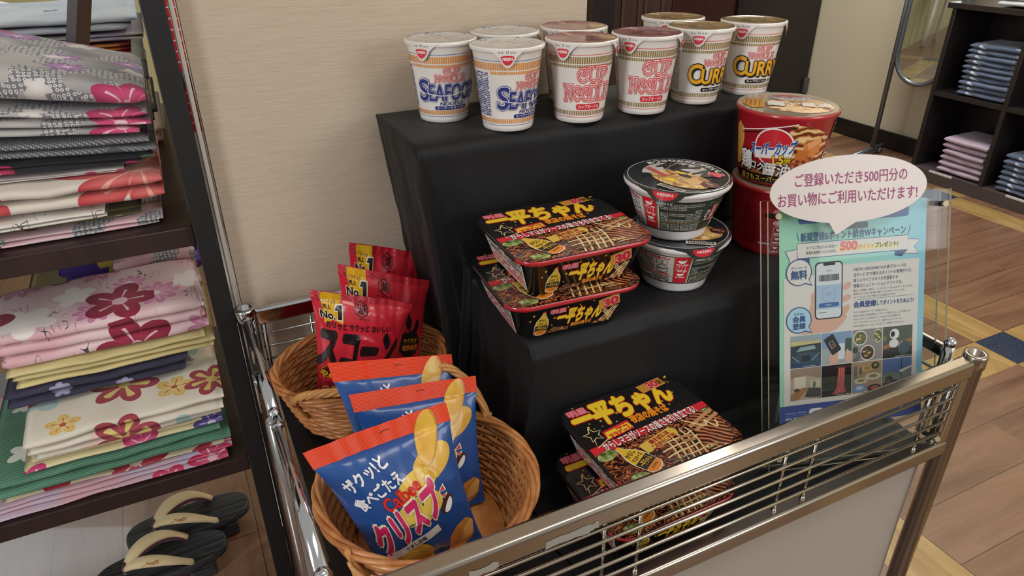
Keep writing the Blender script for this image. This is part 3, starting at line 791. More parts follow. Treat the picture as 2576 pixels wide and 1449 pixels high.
def make_tub(front, label):
    root = thing('noodle_tub', label, 'noodle tub')
    m = MB(); RB = M('#b3202b', 0.3, coat=0.4); W_, K_, Y_ = INK['white'], INK['black'], INK['lemon']
    m.lathe([(51 * mm, 0), (54 * mm, 0.8 * mm), (56 * mm, 6 * mm), (67.5 * mm, 92 * mm), (70 * mm, 94 * mm), (70.4 * mm, 97 * mm), (69.4 * mm, 99 * mm), (67 * mm, 99.2 * mm)], RB, 96)
    m.F = cone(TUB); m.du = 4.0
    if front:
        m.poly([(-4, 10), (58, 10), (58, 70), (30, 84), (6, 88), (-6, 60)], NOODP, 1)
        m.poly(rect2(-70, 4, 58, 30), NOOD, 1)
        for k in range(2): m.poly([(-62, 66 + k * 4), (10, 84 + k * 4), (10, 85.4 + k * 4), (-62, 67.4 + k * 4)], W_ if k else K_, 2)
        m.poly([(-78, 20), (-66, 22), (-58, 60), (-60, 74), (-70, 80), (-78, 70)], M('#d9a24a', 0.35), 2)
        for k in range(4): m.strip([(-76 + k * 4, 24), (-75 + k * 4, 76)], 0.6, M('#b97f30', 0.4), 3)
        mt = G('meat_photo', 0.35); mv = mt.coords(); d_, _, _ = mt.voro(mv, 160.0, '3D')
        MEAT = mt.done(mt.ramp(d_, (0.1, '#d58a5e'), (0.5, '#a8522f'), (0.8, '#5a2413')))
        m.poly([(0, 20), (14, 14), (44, 14), (52, 30), (44, 42), (30, 46), (14, 42), (4, 32)], MEAT, 3)
        m.poly(rot2(rect2(24, 44, 46, 66), 20, (34, 54)), M('#d68448', 0.3), 3); m.poly(rot2(rect2(14, 40, 30, 54), -8, (22, 46)), M('#c77238', 0.3), 4)
        m.poly(rot2(rect2(26, 58, 46, 67), 24, (36, 62)), M('#e3a065', 0.3), 4)
        for cx, cy in ((26, 18), (33, 22), (39, 16)): m.poly(ell2(cx, cy, 4, 3.4, 10), M('#d9a51e', 0.35), 5)
        # round emblem
        ex = 0.98
        m.poly(ell2(-14, 56, 25 * ex, 26, 32), W_, 4); m.poly(ell2(-14, 56, 23 * ex, 24, 32), M('#c9212e', 0.3, coat=0.4), 5)
        m.poly([(-38, 50), (10, 60), (9, 44), (-37, 38)], W_, 6)
        m.text('スーパーカップ', -44, 45, 12, 63, M('#1f4f9c', 0.35), 7, 0.045, [(0.045, W_)], rot=9, shear=0.25)
        m.text('1.5', -13, 34, 0, 45, Y_, 7, 0.05, [(0.06, K_)], rot=6); m.text('倍', 1, 36, 9, 44, Y_, 7, 0.03, [(0.05, K_)], rot=6)
        m.text('鶏', -60, 20, -41, 46, W_, 7, 0.03, [(0.05, K_)])
        m.text('コク', -42, 22, -24, 33, W_, 7, 0.03, [(0.05, K_)], rot=-6); m.text('醤油', -24, 17, 10, 34, W_, 7, 0.03, [(0.05, K_)], shear=0.1)
        m.poly(rect2(-70, 5, 4, 16), K_, 5); m.text('旨さもスーパー!', -58, 6.5, 0, 14.5, M('#d8b83e', 0.4), 6, 0.03, rot=2)
        m.poly(rect2(66, 62, 92, 88), K_, 2)
        for k, s_ in enumerate(('スーパーカップ', 'ブランドサイト', 'こちら')): m.text(s_, 68, 81 - k * 8, 90, 86 - k * 8, Y_ if k < 2 else W_, 3, 0.02)
        m.poly(rect2(62, 30, 90, 44), W_, 2); tiny_lines(m, 64, 32, 88, 43, 2, K_, 3, 0.6, 3); m.strip(rect2(62, 46, 90, 58) + [(62, 46)], 0.6, W_, 2); tiny_lines(m, 64, 48, 88, 57, 2, INK['pink'], 3, 0.5, 8)
    else:
        m.ring(-12, 44, 9.6, 10.6, M('#5f0e17', 0.4), 2); m.text('JAS', -18, 44, -9, 49, M('#5f0e17', 0.4), 2, 0.02)
        m.poly(ell2(10, 52, 8, 4, 16), W_, 2); m.text('CA', 4.5, 49.6, 13, 54.4, RB, 3, 0.03)
        m.text('Cook', 8, 68, 24, 73, W_, 2, 0.03); m.poly(ell2(4, 68, 4, 5, 10), INK['pink'], 2)
        for k in range(3):
            m.strip(rect2(4, 34 - k * 14, 17, 46 - k * 14) + [(4, 34 - k * 14)], 0.6, W_, 2); tiny_lines(m, 5.4, 34.6 - k * 14, 15.6, 38 - k * 14, 1, W_, 3, 0.7, k); m.poly(ell2(10.5, 43.6 - k * 14, 3.6, 3.4, 10, 180, 360), W_, 3)
        m.poly(rect2(-14, 18, 2, 20), W_, 2); tiny_lines(m, -40, 16, -18, 74, 18, M('#7c131d', 0.4), 2, 0.5, 7)
        for v in (7, 13): m.strip(rect2(7, v, 12, v + 4) + [(7, v)], 0.5, K_, 2)
        m.text('鶏', 34, 18, 48, 38, W_, 2, 0.04, [(0.08, K_)]); tiny_lines(m, 34, 8, 60, 14, 1, Y_, 2, 0.6, 9)
        m.poly(rect2(32, 44, 75, 90), NOODP, 1)
    m.build('tub_body', root)
    m = MB(); LF = M('#a99a86', 0.14, coat=0.8)
    m.lathe([(70.2 * mm, 96.5 * mm), (70.0 * mm, 98.8 * mm), (68.4 * mm, 99.8 * mm)], M('#9c3a32', 0.25, coat=0.5), 96, cap=(False, False))
    m.lathe([(68.4 * mm, 99.8 * mm), (66 * mm, 99.4 * mm), (0.6 * mm, 99.4 * mm)], LF, 96, cap=(False, True))
    m.F = plane((0, 0, 99.5 * mm), (mm, 0, 0), (0, mm, 0), (0, 0, 1))
    m.poly(ell2(14, -8, 46, 40, 30), NOODP, 1); m.poly(ell2(26, 16, 24, 18, 20), M('#b98a5a', 0.2, coat=0.6), 2)
    m.poly([(-62, -10), (-58, 18), (-36, 26), (-32, -26), (-50, -34)], M('#b9822c', 0.2, coat=0.5), 2)
    for k in range(4): m.strip([(-58 + k * 6, -18), (-56 + k * 6, 12)], 1.6, M('#7a4a18', 0.3), 3)
    m.poly(ell2(4, 34, 28, 17, 28), M('#c8b4aa', 0.2, coat=0.5), 3); m.poly(ell2(4, 38, 25, 12, 24, 0, 180), M('#b0524c', 0.2, coat=0.5), 4)
    m.text('スーパーカップ', -24, 25, 32, 40, M('#5c6a86', 0.3), 5, 0.05, [(0.06, W_)], rot=4)
    m.text('鶏', -28, -18, -6, 6, M('#cfc8bd', 0.3), 5, 0.05, [(0.06, M('#6a5f50', 0.3))]); m.text('コク', -4, -8, 16, 4, M('#cfc8bd', 0.3), 5, 0.04); m.text('醤油', 18, -14, 54, 6, M('#cfc8bd', 0.3), 5, 0.05)
    m.build('lid', root)
    return root
o = make_tub(False, 'red noodle tub at the bottom of its pair, showing its small print side'); o.scale = (1, 1, 1.06); o.location = (0.792, 0.729, 0.6596); o.rotation_euler = (0, 0, R(-48))
o = make_tub(True, 'red noodle tub on top of another, its round emblem facing out'); o.scale = (1, 1, 1.06); o.location = (0.788, 0.735, 0.7657); o.rotation_euler = (0, 0, R(-41))

# ------------------------------------------------------------------ fried noodle trays
ys = G('fried_noodle_photo', 0.22, coat=0.5); yv = ys.coords()
yn = ys.noise(yv, 26.0, 2.0, 0.5); yw = ys.wave(yv, 80.0, 18.0, 2.0, 1.2, 'X', 'RINGS')
YS = ys.done(ys.ramp(yw, (0.15, '#120403'), (0.45, '#42120a'), (0.72, '#7c2c15'), (0.95, '#b06a38')))
yl = G('lifted_noodle_photo', 0.22, coat=0.5); lv = yl.coords()
YL = yl.done(yl.ramp(yl.wave(lv, 70.0, 5.0, 2.0, 0.6, 'DIAGONAL'), (0.15, '#2a0c06'), (0.45, '#7a2c14'), (0.75, '#a4522a'), (0.95, '#c98a55')))
CAB = G('cabbage_photo', 0.3, coat=0.4); CABM = CAB.done(CAB.ramp(CAB.noise(CAB.coords(), 90.0, 2.0), (0.35, '#33451f'), (0.5, '#7d8f4a'), (0.65, '#c5c88e')))
def rr_ring(w, d, r, n=6): return rect2(-w / 2, -d / 2, w / 2, d / 2, r, n)
MAYO = M('#e2cd8f', 0.3, coat=0.4)
def tray_logo(m, x0, y0, x1, y1, l):
    m.text('一平ちゃん', x0, y0, x1, y1, INK['lemon'], l, 0.06, [(0.032, M('#c2331c', 0.35))], shear=0.15)
def bottle(m, cx, cy, s_, rot, l):
    tr = lambda pts: rot2([(cx + x * s_, cy + y * s_) for x, y in pts], rot, (cx, cy))
    m.poly(tr([(-3, 30), (3, 30), (5, 22), (13, 8), (15, -4), (13, -26), (6, -31), (-6, -31), (-13, -26), (-15, -4), (-13, 8), (-5, 22)]), M('#e4dccb', 0.3), l)
    m.poly(tr([(-2.4, 29), (2.4, 29), (4, 22), (12, 7.5), (13.6, -4), (-13.6, -4), (-12, 7.5), (-4, 22)]), M('#d8ae32', 0.3), l + 1)
    m.poly(tr([(-13.6, -4), (13.6, -4), (13.2, -18), (-13.2, -18)]), INK['black'], l + 1); m.poly(tr([(-13.2, -18), (13.2, -18), (11.6, -25), (5.6, -29.6), (-5.6, -29.6), (-11.6, -25)]), M('#d98022', 0.3), l + 1)
    m.poly(tr(rect2(-3, 29, 3, 33)), INK['red'], l + 1)
    def tx(s, x0, y0, x1, y1, k):
        ca, sa = math.cos(R(rot)), math.sin(R(rot)); mx, my = (x0 + x1) / 2 * s_, (y0 + y1) / 2 * s_; X, Y = cx + mx * ca - my * sa, cy + mx * sa + my * ca
        hw, hh = (x1 - x0) / 2 * s_, (y1 - y0) / 2 * s_; m.text(s, X - hw, Y - hh, X + hw, Y + hh, k, l + 2, 0.03, rot=rot)
    tx('からし', -8, 7, 8, 14, INK['black']); tx('マヨネーズ', -10, -2, 10, 4.5, INK['black']); tx('一平ちゃん', -11, -15, 11, -6, M('#d8ae32', 0.3)); tx('オリジナル', -6, -24, 6, -20.5, INK['black'])
def make_tray():
    root = thing('noodle_tray', 'black fried noodle tray', 'noodle tray', group='fried noodle trays')
    m = MB(); BK = M('#141113', 0.28, coat=0.5)
    secs = [(0.132, 0.112, 0.016, 0.0), (0.138, 0.118, 0.018, 0.002), (0.166, 0.143, 0.024, 0.047), (0.180, 0.157, 0.028, 0.0495), (0.182, 0.159, 0.029, 0.053), (0.180, 0.157, 0.028, 0.0556)]
    rings = [[m.bm.verts.new((x, y, z)) for x, y in rr_ring(w, d, r)] for w, d, r, z in secs]
    n = len(rings[0])
    SD = M('#d8d0c8', 0.3, coat=0.4); RDL = M('#b01c28', 0.25, coat=0.5)
    for i in range(len(rings) - 1):
        for j in range(n):
            mt = RDL if i in (3, 4) and (rings[i][j].co.y + rings[i][(j + 1) % n].co.y) < -0.11 else BK
            f = m.face((rings[i][j], rings[i][(j + 1) % n], rings[i + 1][(j + 1) % n], rings[i + 1][j]), mt, True)
    m.face(list(reversed(rings[0])), BK); m.face(rings[-1], BK)
    def side(y0, y1, z0, z1, ax):
        sl = math.hypot(y1 - y0, z1 - z0)
        if ax == 'front': return plane((0, -y0, z0), (mm, 0, 0), (0, -(y1 - y0) / sl * mm, (z1 - z0) / sl * mm), (0, -(z1 - z0) / sl, -(y1 - y0) / sl))
        return plane((-y0, 0, z0), (0, -mm, 0), (-(y1 - y0) / sl * mm, 0, (z1 - z0) / sl * mm), (-(z1 - z0) / sl, 0, -(y1 - y0) / sl))
    m.F = side(0.059, 0.0715, 0.002, 0.047, 'front')
    W_, K_, RD = INK['white'], INK['black'], INK['red']
    m.text('明星', -34, 33, -14, 40, INK['pink'], 2, 0.05, [(0.05, RD)])
    tray_logo(m, -24, 12, 36, 36, 2); m.text('夜店の焼そば', -4, 5, 24, 11, INK['ochre'], 2, 0.05)
    m.poly([(24, 1), (50, 1), (58, 26), (50, 22), (40, 10)], YL, 1); m.poly([(-36, 1), (-8, 1), (-6, 6), (-28, 10)], YS, 1)
    for a in range(3): m.strip([(36 + a * 6, 4), (52 + a * 3, 26)], 1.3, MAYO, 2)
    for a in range(3): m.strip([(52 - a * 2, 6 + a * 5), (38, 20 + a * 3)], 1.2, MAYO, 2)
    m.poly(rot2(rect2(30, 26, 58, 44), 14, (44, 35)), M('#c98b2e', 0.3), 4); m.text('30', 36, 28, 56, 42, RD, 5, 0.06, [(0.03, W_)], rot=14)
    bottle(m, -44, 20, 0.62, -4, 3)
    for x, y, r_ in ((-56, 36, 2), (-60, 28, 1.6), (-28, 26, 2), (-12, 40, 1.6), (4, 40, 1.4), (22, 42, 1.6), (-30, 14, 1.3)): m.poly(star2(x, y, r_), INK['lemon'], 2)
    m.F = side(0.069, 0.083, 0.002, 0.047, 'left')
    m.poly([(-50, 3), (50, 3), (60, 44), (-60, 44)], SD, 1); tiny_lines(m, -48, 6, 48, 22, 5, RD, 2, 0.6, 2); tiny_lines(m, -50, 24, 54, 42, 6, K_, 2, 0.55, 3)
    m.build('tray_body', root)
    # printed lid
    m = MB()
    m.F = plane((0, 0, 0.0557), (mm, 0, 0), (0, mm, 0), (0, 0, 1))
    m.poly(rr_ring(179, 156, 28), BK, 0.6)
    m.poly(rect2(-89, -77, 89, -5, 20), YS, 1); m.poly(rect2(-89.2, -60, 89.2, -2), YS, 1)
    m.poly([(-89.5, -13), (89.5, -3), (89.5, 8), (-89.5, -2)], RD, 3)
    m.text('からしマヨがソースの旨さを引き立てる!', -72, -10, 70, 4, W_, 4, 0.03, [(0.03, K_)], rot=3)
    m.text('明星', -78, 58, -52, 69, INK['pink'], 2, 0.05, [(0.06, RD)])
    tray_logo(m, -80, 28, 66, 68, 2)
    m.poly(rot2(rect2(32, 58, 72, 74), 6, (52, 66)), M('#c2852f', 0.3), 4); m.text('30', 46, 60, 62, 73, RD, 5, 0.05, [(0.03, W_)], rot=6); m.text('周年', 63, 62, 70, 72, K_, 5, 0.02, rot=6)
    m.text('夜店の焼そば', -14, 13, 42, 27, INK['ochre'], 3, 0.06)
    st = star2(-70, 18, 13); m.strip(st + [st[0]], 1.4, MAYO, 3); m.strip([(-74, 10), (-78, -4), (-54, 6)], 1.4, MAYO, 3)
    m.poly([(-60, 2), (-18, 7), (-18, 23), (-58, 18)], RD, 2); m.poly([(-58, 3), (-19, 7.6), (-20, 19), (-56, 15)], INK['lemon'], 3); m.text('マヨビーム', -54, 3.6, -20, 12, RD, 4, 0.06, rot=6); tiny_lines(m, -40, 13, -22, 17, 1, RD, 4, 0.7, 4)
    g = random.Random(11)
    for i in range(26): m.poly(star2(g.uniform(-82, 82), g.uniform(12, 74), g.uniform(1.2, 2.4), rot=g.uniform(0, 72)), INK['lemon'], 1.4)
    for cx, cy, a_, b_, rt in ((-76, -20, 14, 8, 10), (-62, -66, 12, 7, -10), (78, -12, 10, 6, 40)): m.poly(ell2(cx, cy, a_, b_, 14, rot=rt), CABM, 2)
    for k in range(5): m.strip(bez([(-8 + k * 9, -76), (-2 + k * 9, -54), (4 + k * 9, -40), (0 + k * 9, -22)], 8), 2.0, MAYO, 2)
    for k in range(4): m.strip(bez([(-16, -36 - k * 10), (6, -30 - k * 10), (24, -38 - k * 9), (40, -30 - k * 10)], 8), 2.0, MAYO, 2)
    m.poly([(36, -52), (46, -22), (58, -4), (76, -6), (86, -30), (80, -62), (60, -72), (44, -68)], YL, 3)
    for k in (0, 1): m.poly(rot2(rect2(40, -20 - k * 9, 88, -15 - k * 9), 18, (64, -18)), M('#b98a63', 0.3), 4); m.poly(rot2(rect2(18, -38 - k * 7, 36, -34 - k * 7), -14, (27, -36)), M('#a87a58', 0.3), 4)
    m.strip(bez([(40, -10), (58, -32), (62, -40), (66, -22)], 8) + bez([(66, -22), (70, -44), (74, -44), (78, -28)], 8), 2.4, MAYO, 5)
    m.poly(rot2([(-34, -34), (20, -34), (24, -27), (20, -18), (-34, -18)], 12, (-6, -26)), M('#d3b04a', 0.3), 5)
    m.text('焼そばには', -20, -26, 12, -19, INK['dred'], 6, 0.05, rot=12); m.text('このからしマヨ!', -22, -34, 17, -27, INK['dred'], 6, 0.05, rot=12)
    bottle(m, -48, -40, 0.95, 28, 6)
    m.text('熱湯3分', 34, -66, 52, -60, MAYO, 6, 0.02, rot=6); tiny_lines(m, 30, -71, 60, -68, 1, MAYO, 6, 0.6, 5)
    tiny_lines(m, -16, -68, 10, -63, 2, K_, 6, 0.6, 6)
    m.build('lid', root)
    return root
ty = make_tray(); ty['label'] = 'black fried noodle tray on the middle step, upper of the pair beside the udon bowls'
ty.location = (0.404, 0.699, 0.7158); ty.rotation_euler = (0, 0, R(-2))
dup(ty, (0.392, 0.698, 0.6596), R(-4), 'black fried noodle tray on the middle step, under the other tray')
dup(ty, (0.444, 0.541, 0.5036), R(2), 'black fried noodle tray behind the front rail, on top, its whole lid in view')
dup(ty, (0.428, 0.524, 0.4474), R(1), 'black fried noodle tray behind the front rail, underneath and seen through the wires')
# ------------------------------------------------------------------ wicker baskets
wk = G('wicker', 0.42, coat=0.15)
wv = wk.coords(); wno = wk.noise(wv, 30.0, 3.0, 0.6); wn2 = wk.noise(wv, 220.0, 2.0)
WICK = wk.done(wk.mix(wn2 * 0.35, wk.ramp(wno, (0.3, '#a0602f'), (0.5, '#c07d45'), (0.7, '#d59a60')), '#8a4c24'))
WICKR = M('#c98f52', 0.4, coat=0.15)
def make_basket(label, hang, RY):
    root = thing('wicker_basket', label, 'basket', group='oval wicker baskets on the cart')
    RX, BX, BY, HT = 0.124, 0.090, RY - 0.032, 0.090
    def pt(t, a, o=0.0):
        k = t ** 0.8
        rx, ry = BX + (RX - BX) * k + o, BY + (RY - BY) * k + o
        return Vector((rx * math.cos(a), ry * math.sin(a), 0.004 + (HT - 0.004) * t))
    m = MB(); N = 192; rows = 15
    for r_ in range(rows):
        t = (r_ + 0.5) / rows
        m.tube([pt(t, 2 * PI * i / N, 0.0014 * math.cos(16 * 2 * PI * i / N + PI * r_)) for i in range(N)], 0.0034, WICK, 6, True, flat=0.85)
    m.build('weave', root)
    m = MB()
    for i in range(32):
        a = 2 * PI * i / 32
        m.tube([pt(t / 4, a) for t in range(5)], 0.0019, WICKR, 6)
    m.build('stakes', root)
    m = MB()
    for k in range(4):
        m.tube([pt(1.0, 2 * PI * i / 260) + Vector((math.cos(2 * PI * i / 260) * 0.0042 * math.cos(2 * PI * i / 260 * 5 + k * PI / 2), math.sin(2 * PI * i / 260) * 0.0042 * math.cos(2 * PI * i / 260 * 5 + k * PI / 2), 0.0034 * math.sin(2 * PI * i / 260 * 5 + k * PI / 2))) for i in range(260)], 0.0032, WICK, 8, True)
    m.build('rim', root)
    m = MB(); m.lathe([(0.001, 0.003), (0.5, 0.003), (0.95, 0.003), (1.0, 0.006), (0.97, 0.008), (0.001, 0.008)], WICK, 48, cap=(False, False))
    for v in m.bm.verts: v.co.x *= BX; v.co.y *= BY
    m.build('base', root)
    for a0, a1 in ((212, 282), (32, 102)):
        m = MB()
        n = 60
        for k in range(4):
            pts = []
            for i in range(n + 1):
                s = i / n; a = R(a0 + (a1 - a0) * s); hgt = math.sin(PI * s) ** 0.6 * (0.036 if a0 > 180 else (0.072 if hang else 0.04)) * (-0.9 if hang and a0 > 180 else 1)
                c_ = pt(1.0, a, 0.003 + (0.016 if hang and a0 > 180 else 0.010) * math.sin(PI * s)); c_.z += hgt - 0.008
                ph_ = s * 18 + k * PI / 2
                pts.append(c_ + Vector((math.cos(a), math.sin(a), 0)) * 0.0034 * math.cos(ph_) + Vector((0, 0, 1)) * 0.0034 * math.sin(ph_))
            m.tube(pts, 0.0031, WICKR, 8)
        for a in (a0, a1):
            m.tube([pt(1.0, R(a), 0.007) + Vector((0, 0, 0.006)), pt(0.82, R(a), 0.006), pt(0.62, R(a + 6), 0.004)], 0.0034, WICKR, 8)
        m.build('handle', root)
    return root
DZ = 0.4472
b1 = make_basket('wicker basket holding the blue chip packets', True, 0.126); b1.location = (0.176, 0.600, DZ)
b2 = make_basket('wicker basket holding the red corn snack packets', False, 0.100); b2.location = (0.173, 0.874, DZ)

# ------------------------------------------------------------------ snack packets
def packet(TL, TR, BL, BR, W, H, bulge, top, bot, pinch=0.1, seed=0, back=None, wr=1.0):
    TL, TR, BL, BR = map(Vector, (TL, TR, BL, BR))
    n = ((TR - TL) + (BR - BL)).cross((TL - BL) + (TR - BR)).normalized()
    o = (BL + BR) / 2
    def env(t): 
        x = (t - bot) / (1 - top - bot)
        return max(0.0, math.sin(PI * min(1, max(0, x)))) ** 0.55
    def F(u, v, h, sgn=1.0):
        s, t = u / W, v / H
        e = env(t)
        s2 = 0.5 + (s - 0.5) * (1 - pinch * e)
        p = (BL.lerp(BR, s2)).lerp(TL.lerp(TR, s2), t)
        prf = max(0.0, math.sin(PI * min(1, max(0, s)))) ** 0.62
        q = noise.noise(Vector((s * 5 + seed, t * 4, seed)))
        q2 = noise.noise(Vector((s * 13 + seed, t * 2.5, seed + 9)))
        cr = 1 - abs(noise.noise(Vector((s * 3.3 + t * 2 + seed, t * 3.0 - s, seed + 4))))
        d = bulge * prf * e * (1 + 0.16 * q)
        c_ = wr * 0.0018 * q2 * (1.15 - e) * min(1, prf * 1.6) + 0.004 * math.sin(s * 3.1 + seed) * (1 - e)   # the flat seals wave a little
        d += wr * 0.0030 * (cr ** 6) * e * prf
        return p - o + n * (c_ + (d if sgn > 0 else -d * 0.85 - 0.0004)) + n * h
    return F, o
ORG = M('#da4018', 0.34, coat=0.3); BLU = M('#1d4a8c', 0.30, coat=0.35); CHIP = None
cg = G('chip_print', 0.35, coat=0.25); cv = cg.coords(); cn = cg.noise(cv, 26.0, 3.0, 0.6); cs = cg.noise(cv, 300.0, 2.0)
CHIP = cg.done(cg.mix(cs * 0.5, cg.ramp(cn, (0.3, '#c48a22'), (0.5, '#d9a93a'), (0.7, '#e3bd55')), '#cf962e'))
CHIP2 = M('#e3bf52', 0.35, coat=0.25); CHIPD = M('#bd8424', 0.35, coat=0.25)
def crisp(name_label, TL, TR, BL, BR, seed, loc_only=None, bulge=0.022, pinch=0.08):
    W, H = 160.0, 200.0
    F, o = packet(TL, TR, BL, BR, W, H, bulge, 0.125, 0.06, pinch, seed)
    root = thing('chip_packet', name_label, 'snack packet', o, 0, 'blue chip packets in the front basket')
    m = MB()
    m.grid(lambda s, t: F(s * W, t * H * 0.875, 0), 40, 60, BLU)
    m.grid(lambda s, t: F((1 - s) * W, t * H * 0.875, 0, -1), 40, 60, BLU)
    m.F = F; m.du = 5.0; m.dv = 5.0; m.hk = 0.00028
    W_ = M('#e4e2e4', 0.35, coat=0.2); PK = M('#cf2a63', 0.33, coat=0.2); RD = M('#d8271f', 0.33, coat=0.2); CR = M('#f0e3a4', 0.35)
    V = lambda t: H * (1 - t)
    # chips
    m.poly(ell2(124, V(0.31), 30, 19, 30, rot=25), CHIP, 1); m.poly(ell2(96, V(0.40), 30, 17, 26, rot=18), CHIP2, 1)
    m.poly(ell2(127, V(0.165), 13.5, 34, 36, rot=-18), CHIP, 2); m.strip(ell2(127, V(0.165), 12.4, 32, 18, -80, 80, rot=-18), 1.4, CHIPD, 3)
    m.poly(ell2(88, V(0.56), 34, 20, 28, rot=12), CHIP2, 1)
    for k in range(7):
        m.poly(ell2(50 + k * 0.8, V(0.86 + k * 0.017), 34 - k * 1.2, 15, 24, rot=-4), (CHIP, CHIP2)[k % 2], 2 + k * 0.15); m.strip(ell2(50 + k * 0.8, V(0.86 + k * 0.017), 34 - k * 1.2, 15, 14, 190, 350, rot=-4), 0.8, CHIPD, 2.1 + k * 0.15)
    m.poly([(106, 6), (112, 30), (128, 44), (146, 48), (156, 40), (152, 22), (140, 10), (122, 4)], M('#c4813a', 0.35, coat=0.2), 2); m.poly([(128, 14), (136, 34), (152, 44), (156, 38), (148, 20)], M('#dba45a', 0.35), 3); m.strip([(118, 10), (130, 34), (148, 44)], 1.0, CHIPD, 4)
    # lettering
    rt = 21
    def tx(s_, s0, t0, w, h, mt, l, bold, outs=(), rot=rt, sh=0.0): m.text(s_, s0 * W - w / 2, V(t0) - h / 2, s0 * W + w / 2, V(t0) + h / 2, mt, l, bold, outs, rot, sh)
    tx('ザクッ!と', 0.265, 0.245, 60, 17, W_, 3, 0.035); tx('食べごたえ', 0.30, 0.365, 70, 17, W_, 3, 0.035)
    for a in (0, 1): m.poly(rot2([(12 + a * 4, 118 - a * 3), (15 + a * 4, 117 - a * 3), (18 + a * 3, 126 - a)], 0), W_, 3)
    tx('Calbee', 0.445, 0.43, 56, 19, RD, 4, 0.03, (), 20, 0.1)
    tx('クリスプ', 0.41, 0.605, 110, 44, PK, 4, 0.055, [(0.06, CR), (0.03, W_)], 22, 0.25)
    m.poly([(117, 99), (128, 108), (130, 98)], CR, 3); m.poly([(119.5, 99.6), (127, 105.5), (128, 99)], PK, 4); m.poly([(118, 93), (131, 95), (126, 88)], CR, 3); m.poly([(120.5, 93), (128.5, 94), (125, 90)], PK, 4)
    m.poly(rot2(rect2(14, V(0.785) - 5.5, 104, V(0.785) + 5.5), 14, (59, V(0.785))), M('#ded6cf', 0.4), 6); tx('うましお味', 0.39, 0.782, 34, 6.4, M('#1c2c55', 0.4), 7, 0.03, (), 14)
    m.poly(ell2(125, V(0.60), 14, 7.5, 24, rot=50), M('#4a2418', 0.35), 3); m.poly(ell2(125.6, V(0.605), 11, 5.6, 20, 180, 360, rot=50), M('#e2dfdf', 0.5), 4); m.poly(ell2(125.6, V(0.605), 11, 2.6, 20, rot=50), M('#e2dfdf', 0.5), 4)
    m.build('packet_body', root)
    m = MB()
    def FS(s, t, sg):
        v = H * (0.875 + 0.125 * t); return F(s * W, v, 0.0004 * math.sin(t * 14 * 2 * PI), sg)
    m.grid(lambda s, t: FS(s, t, 1), 40, 84, ORG); m.grid(lambda s, t: FS(1 - s, t, -1) , 40, 84, ORG)
    m.F = F; m.du = 5.0; m.dv = 2.0
    m.strip(ell2(86, 189, 5.0, 2.4, 12, 20, 190), 1.1, M('#6f2410', 0.5), 2.4)
    m.build('top_seal', root)
    return root
crisp('blue chip packet with orange top strip, at the front of the basket', (0.046, 0.602, 0.624), (0.206, 0.604, 0.634), (0.103, 0.545, 0.462), (0.222, 0.548, 0.462), 3.1, bulge=0.020)
crisp('blue chip packet standing second, partly covered by the front one', (0.113, 0.675, 0.628), (0.270, 0.668, 0.608), (0.128, 0.610, 0.462), (0.250, 0.604, 0.462), 8.4, bulge=0.014)
crisp('blue chip packet standing rearmost, leaning against the red corn snack basket', (0.104, 0.735, 0.637), (0.259, 0.727, 0.609), (0.118, 0.645, 0.462), (0.240, 0.640, 0.462), 5.7, bulge=0.012)

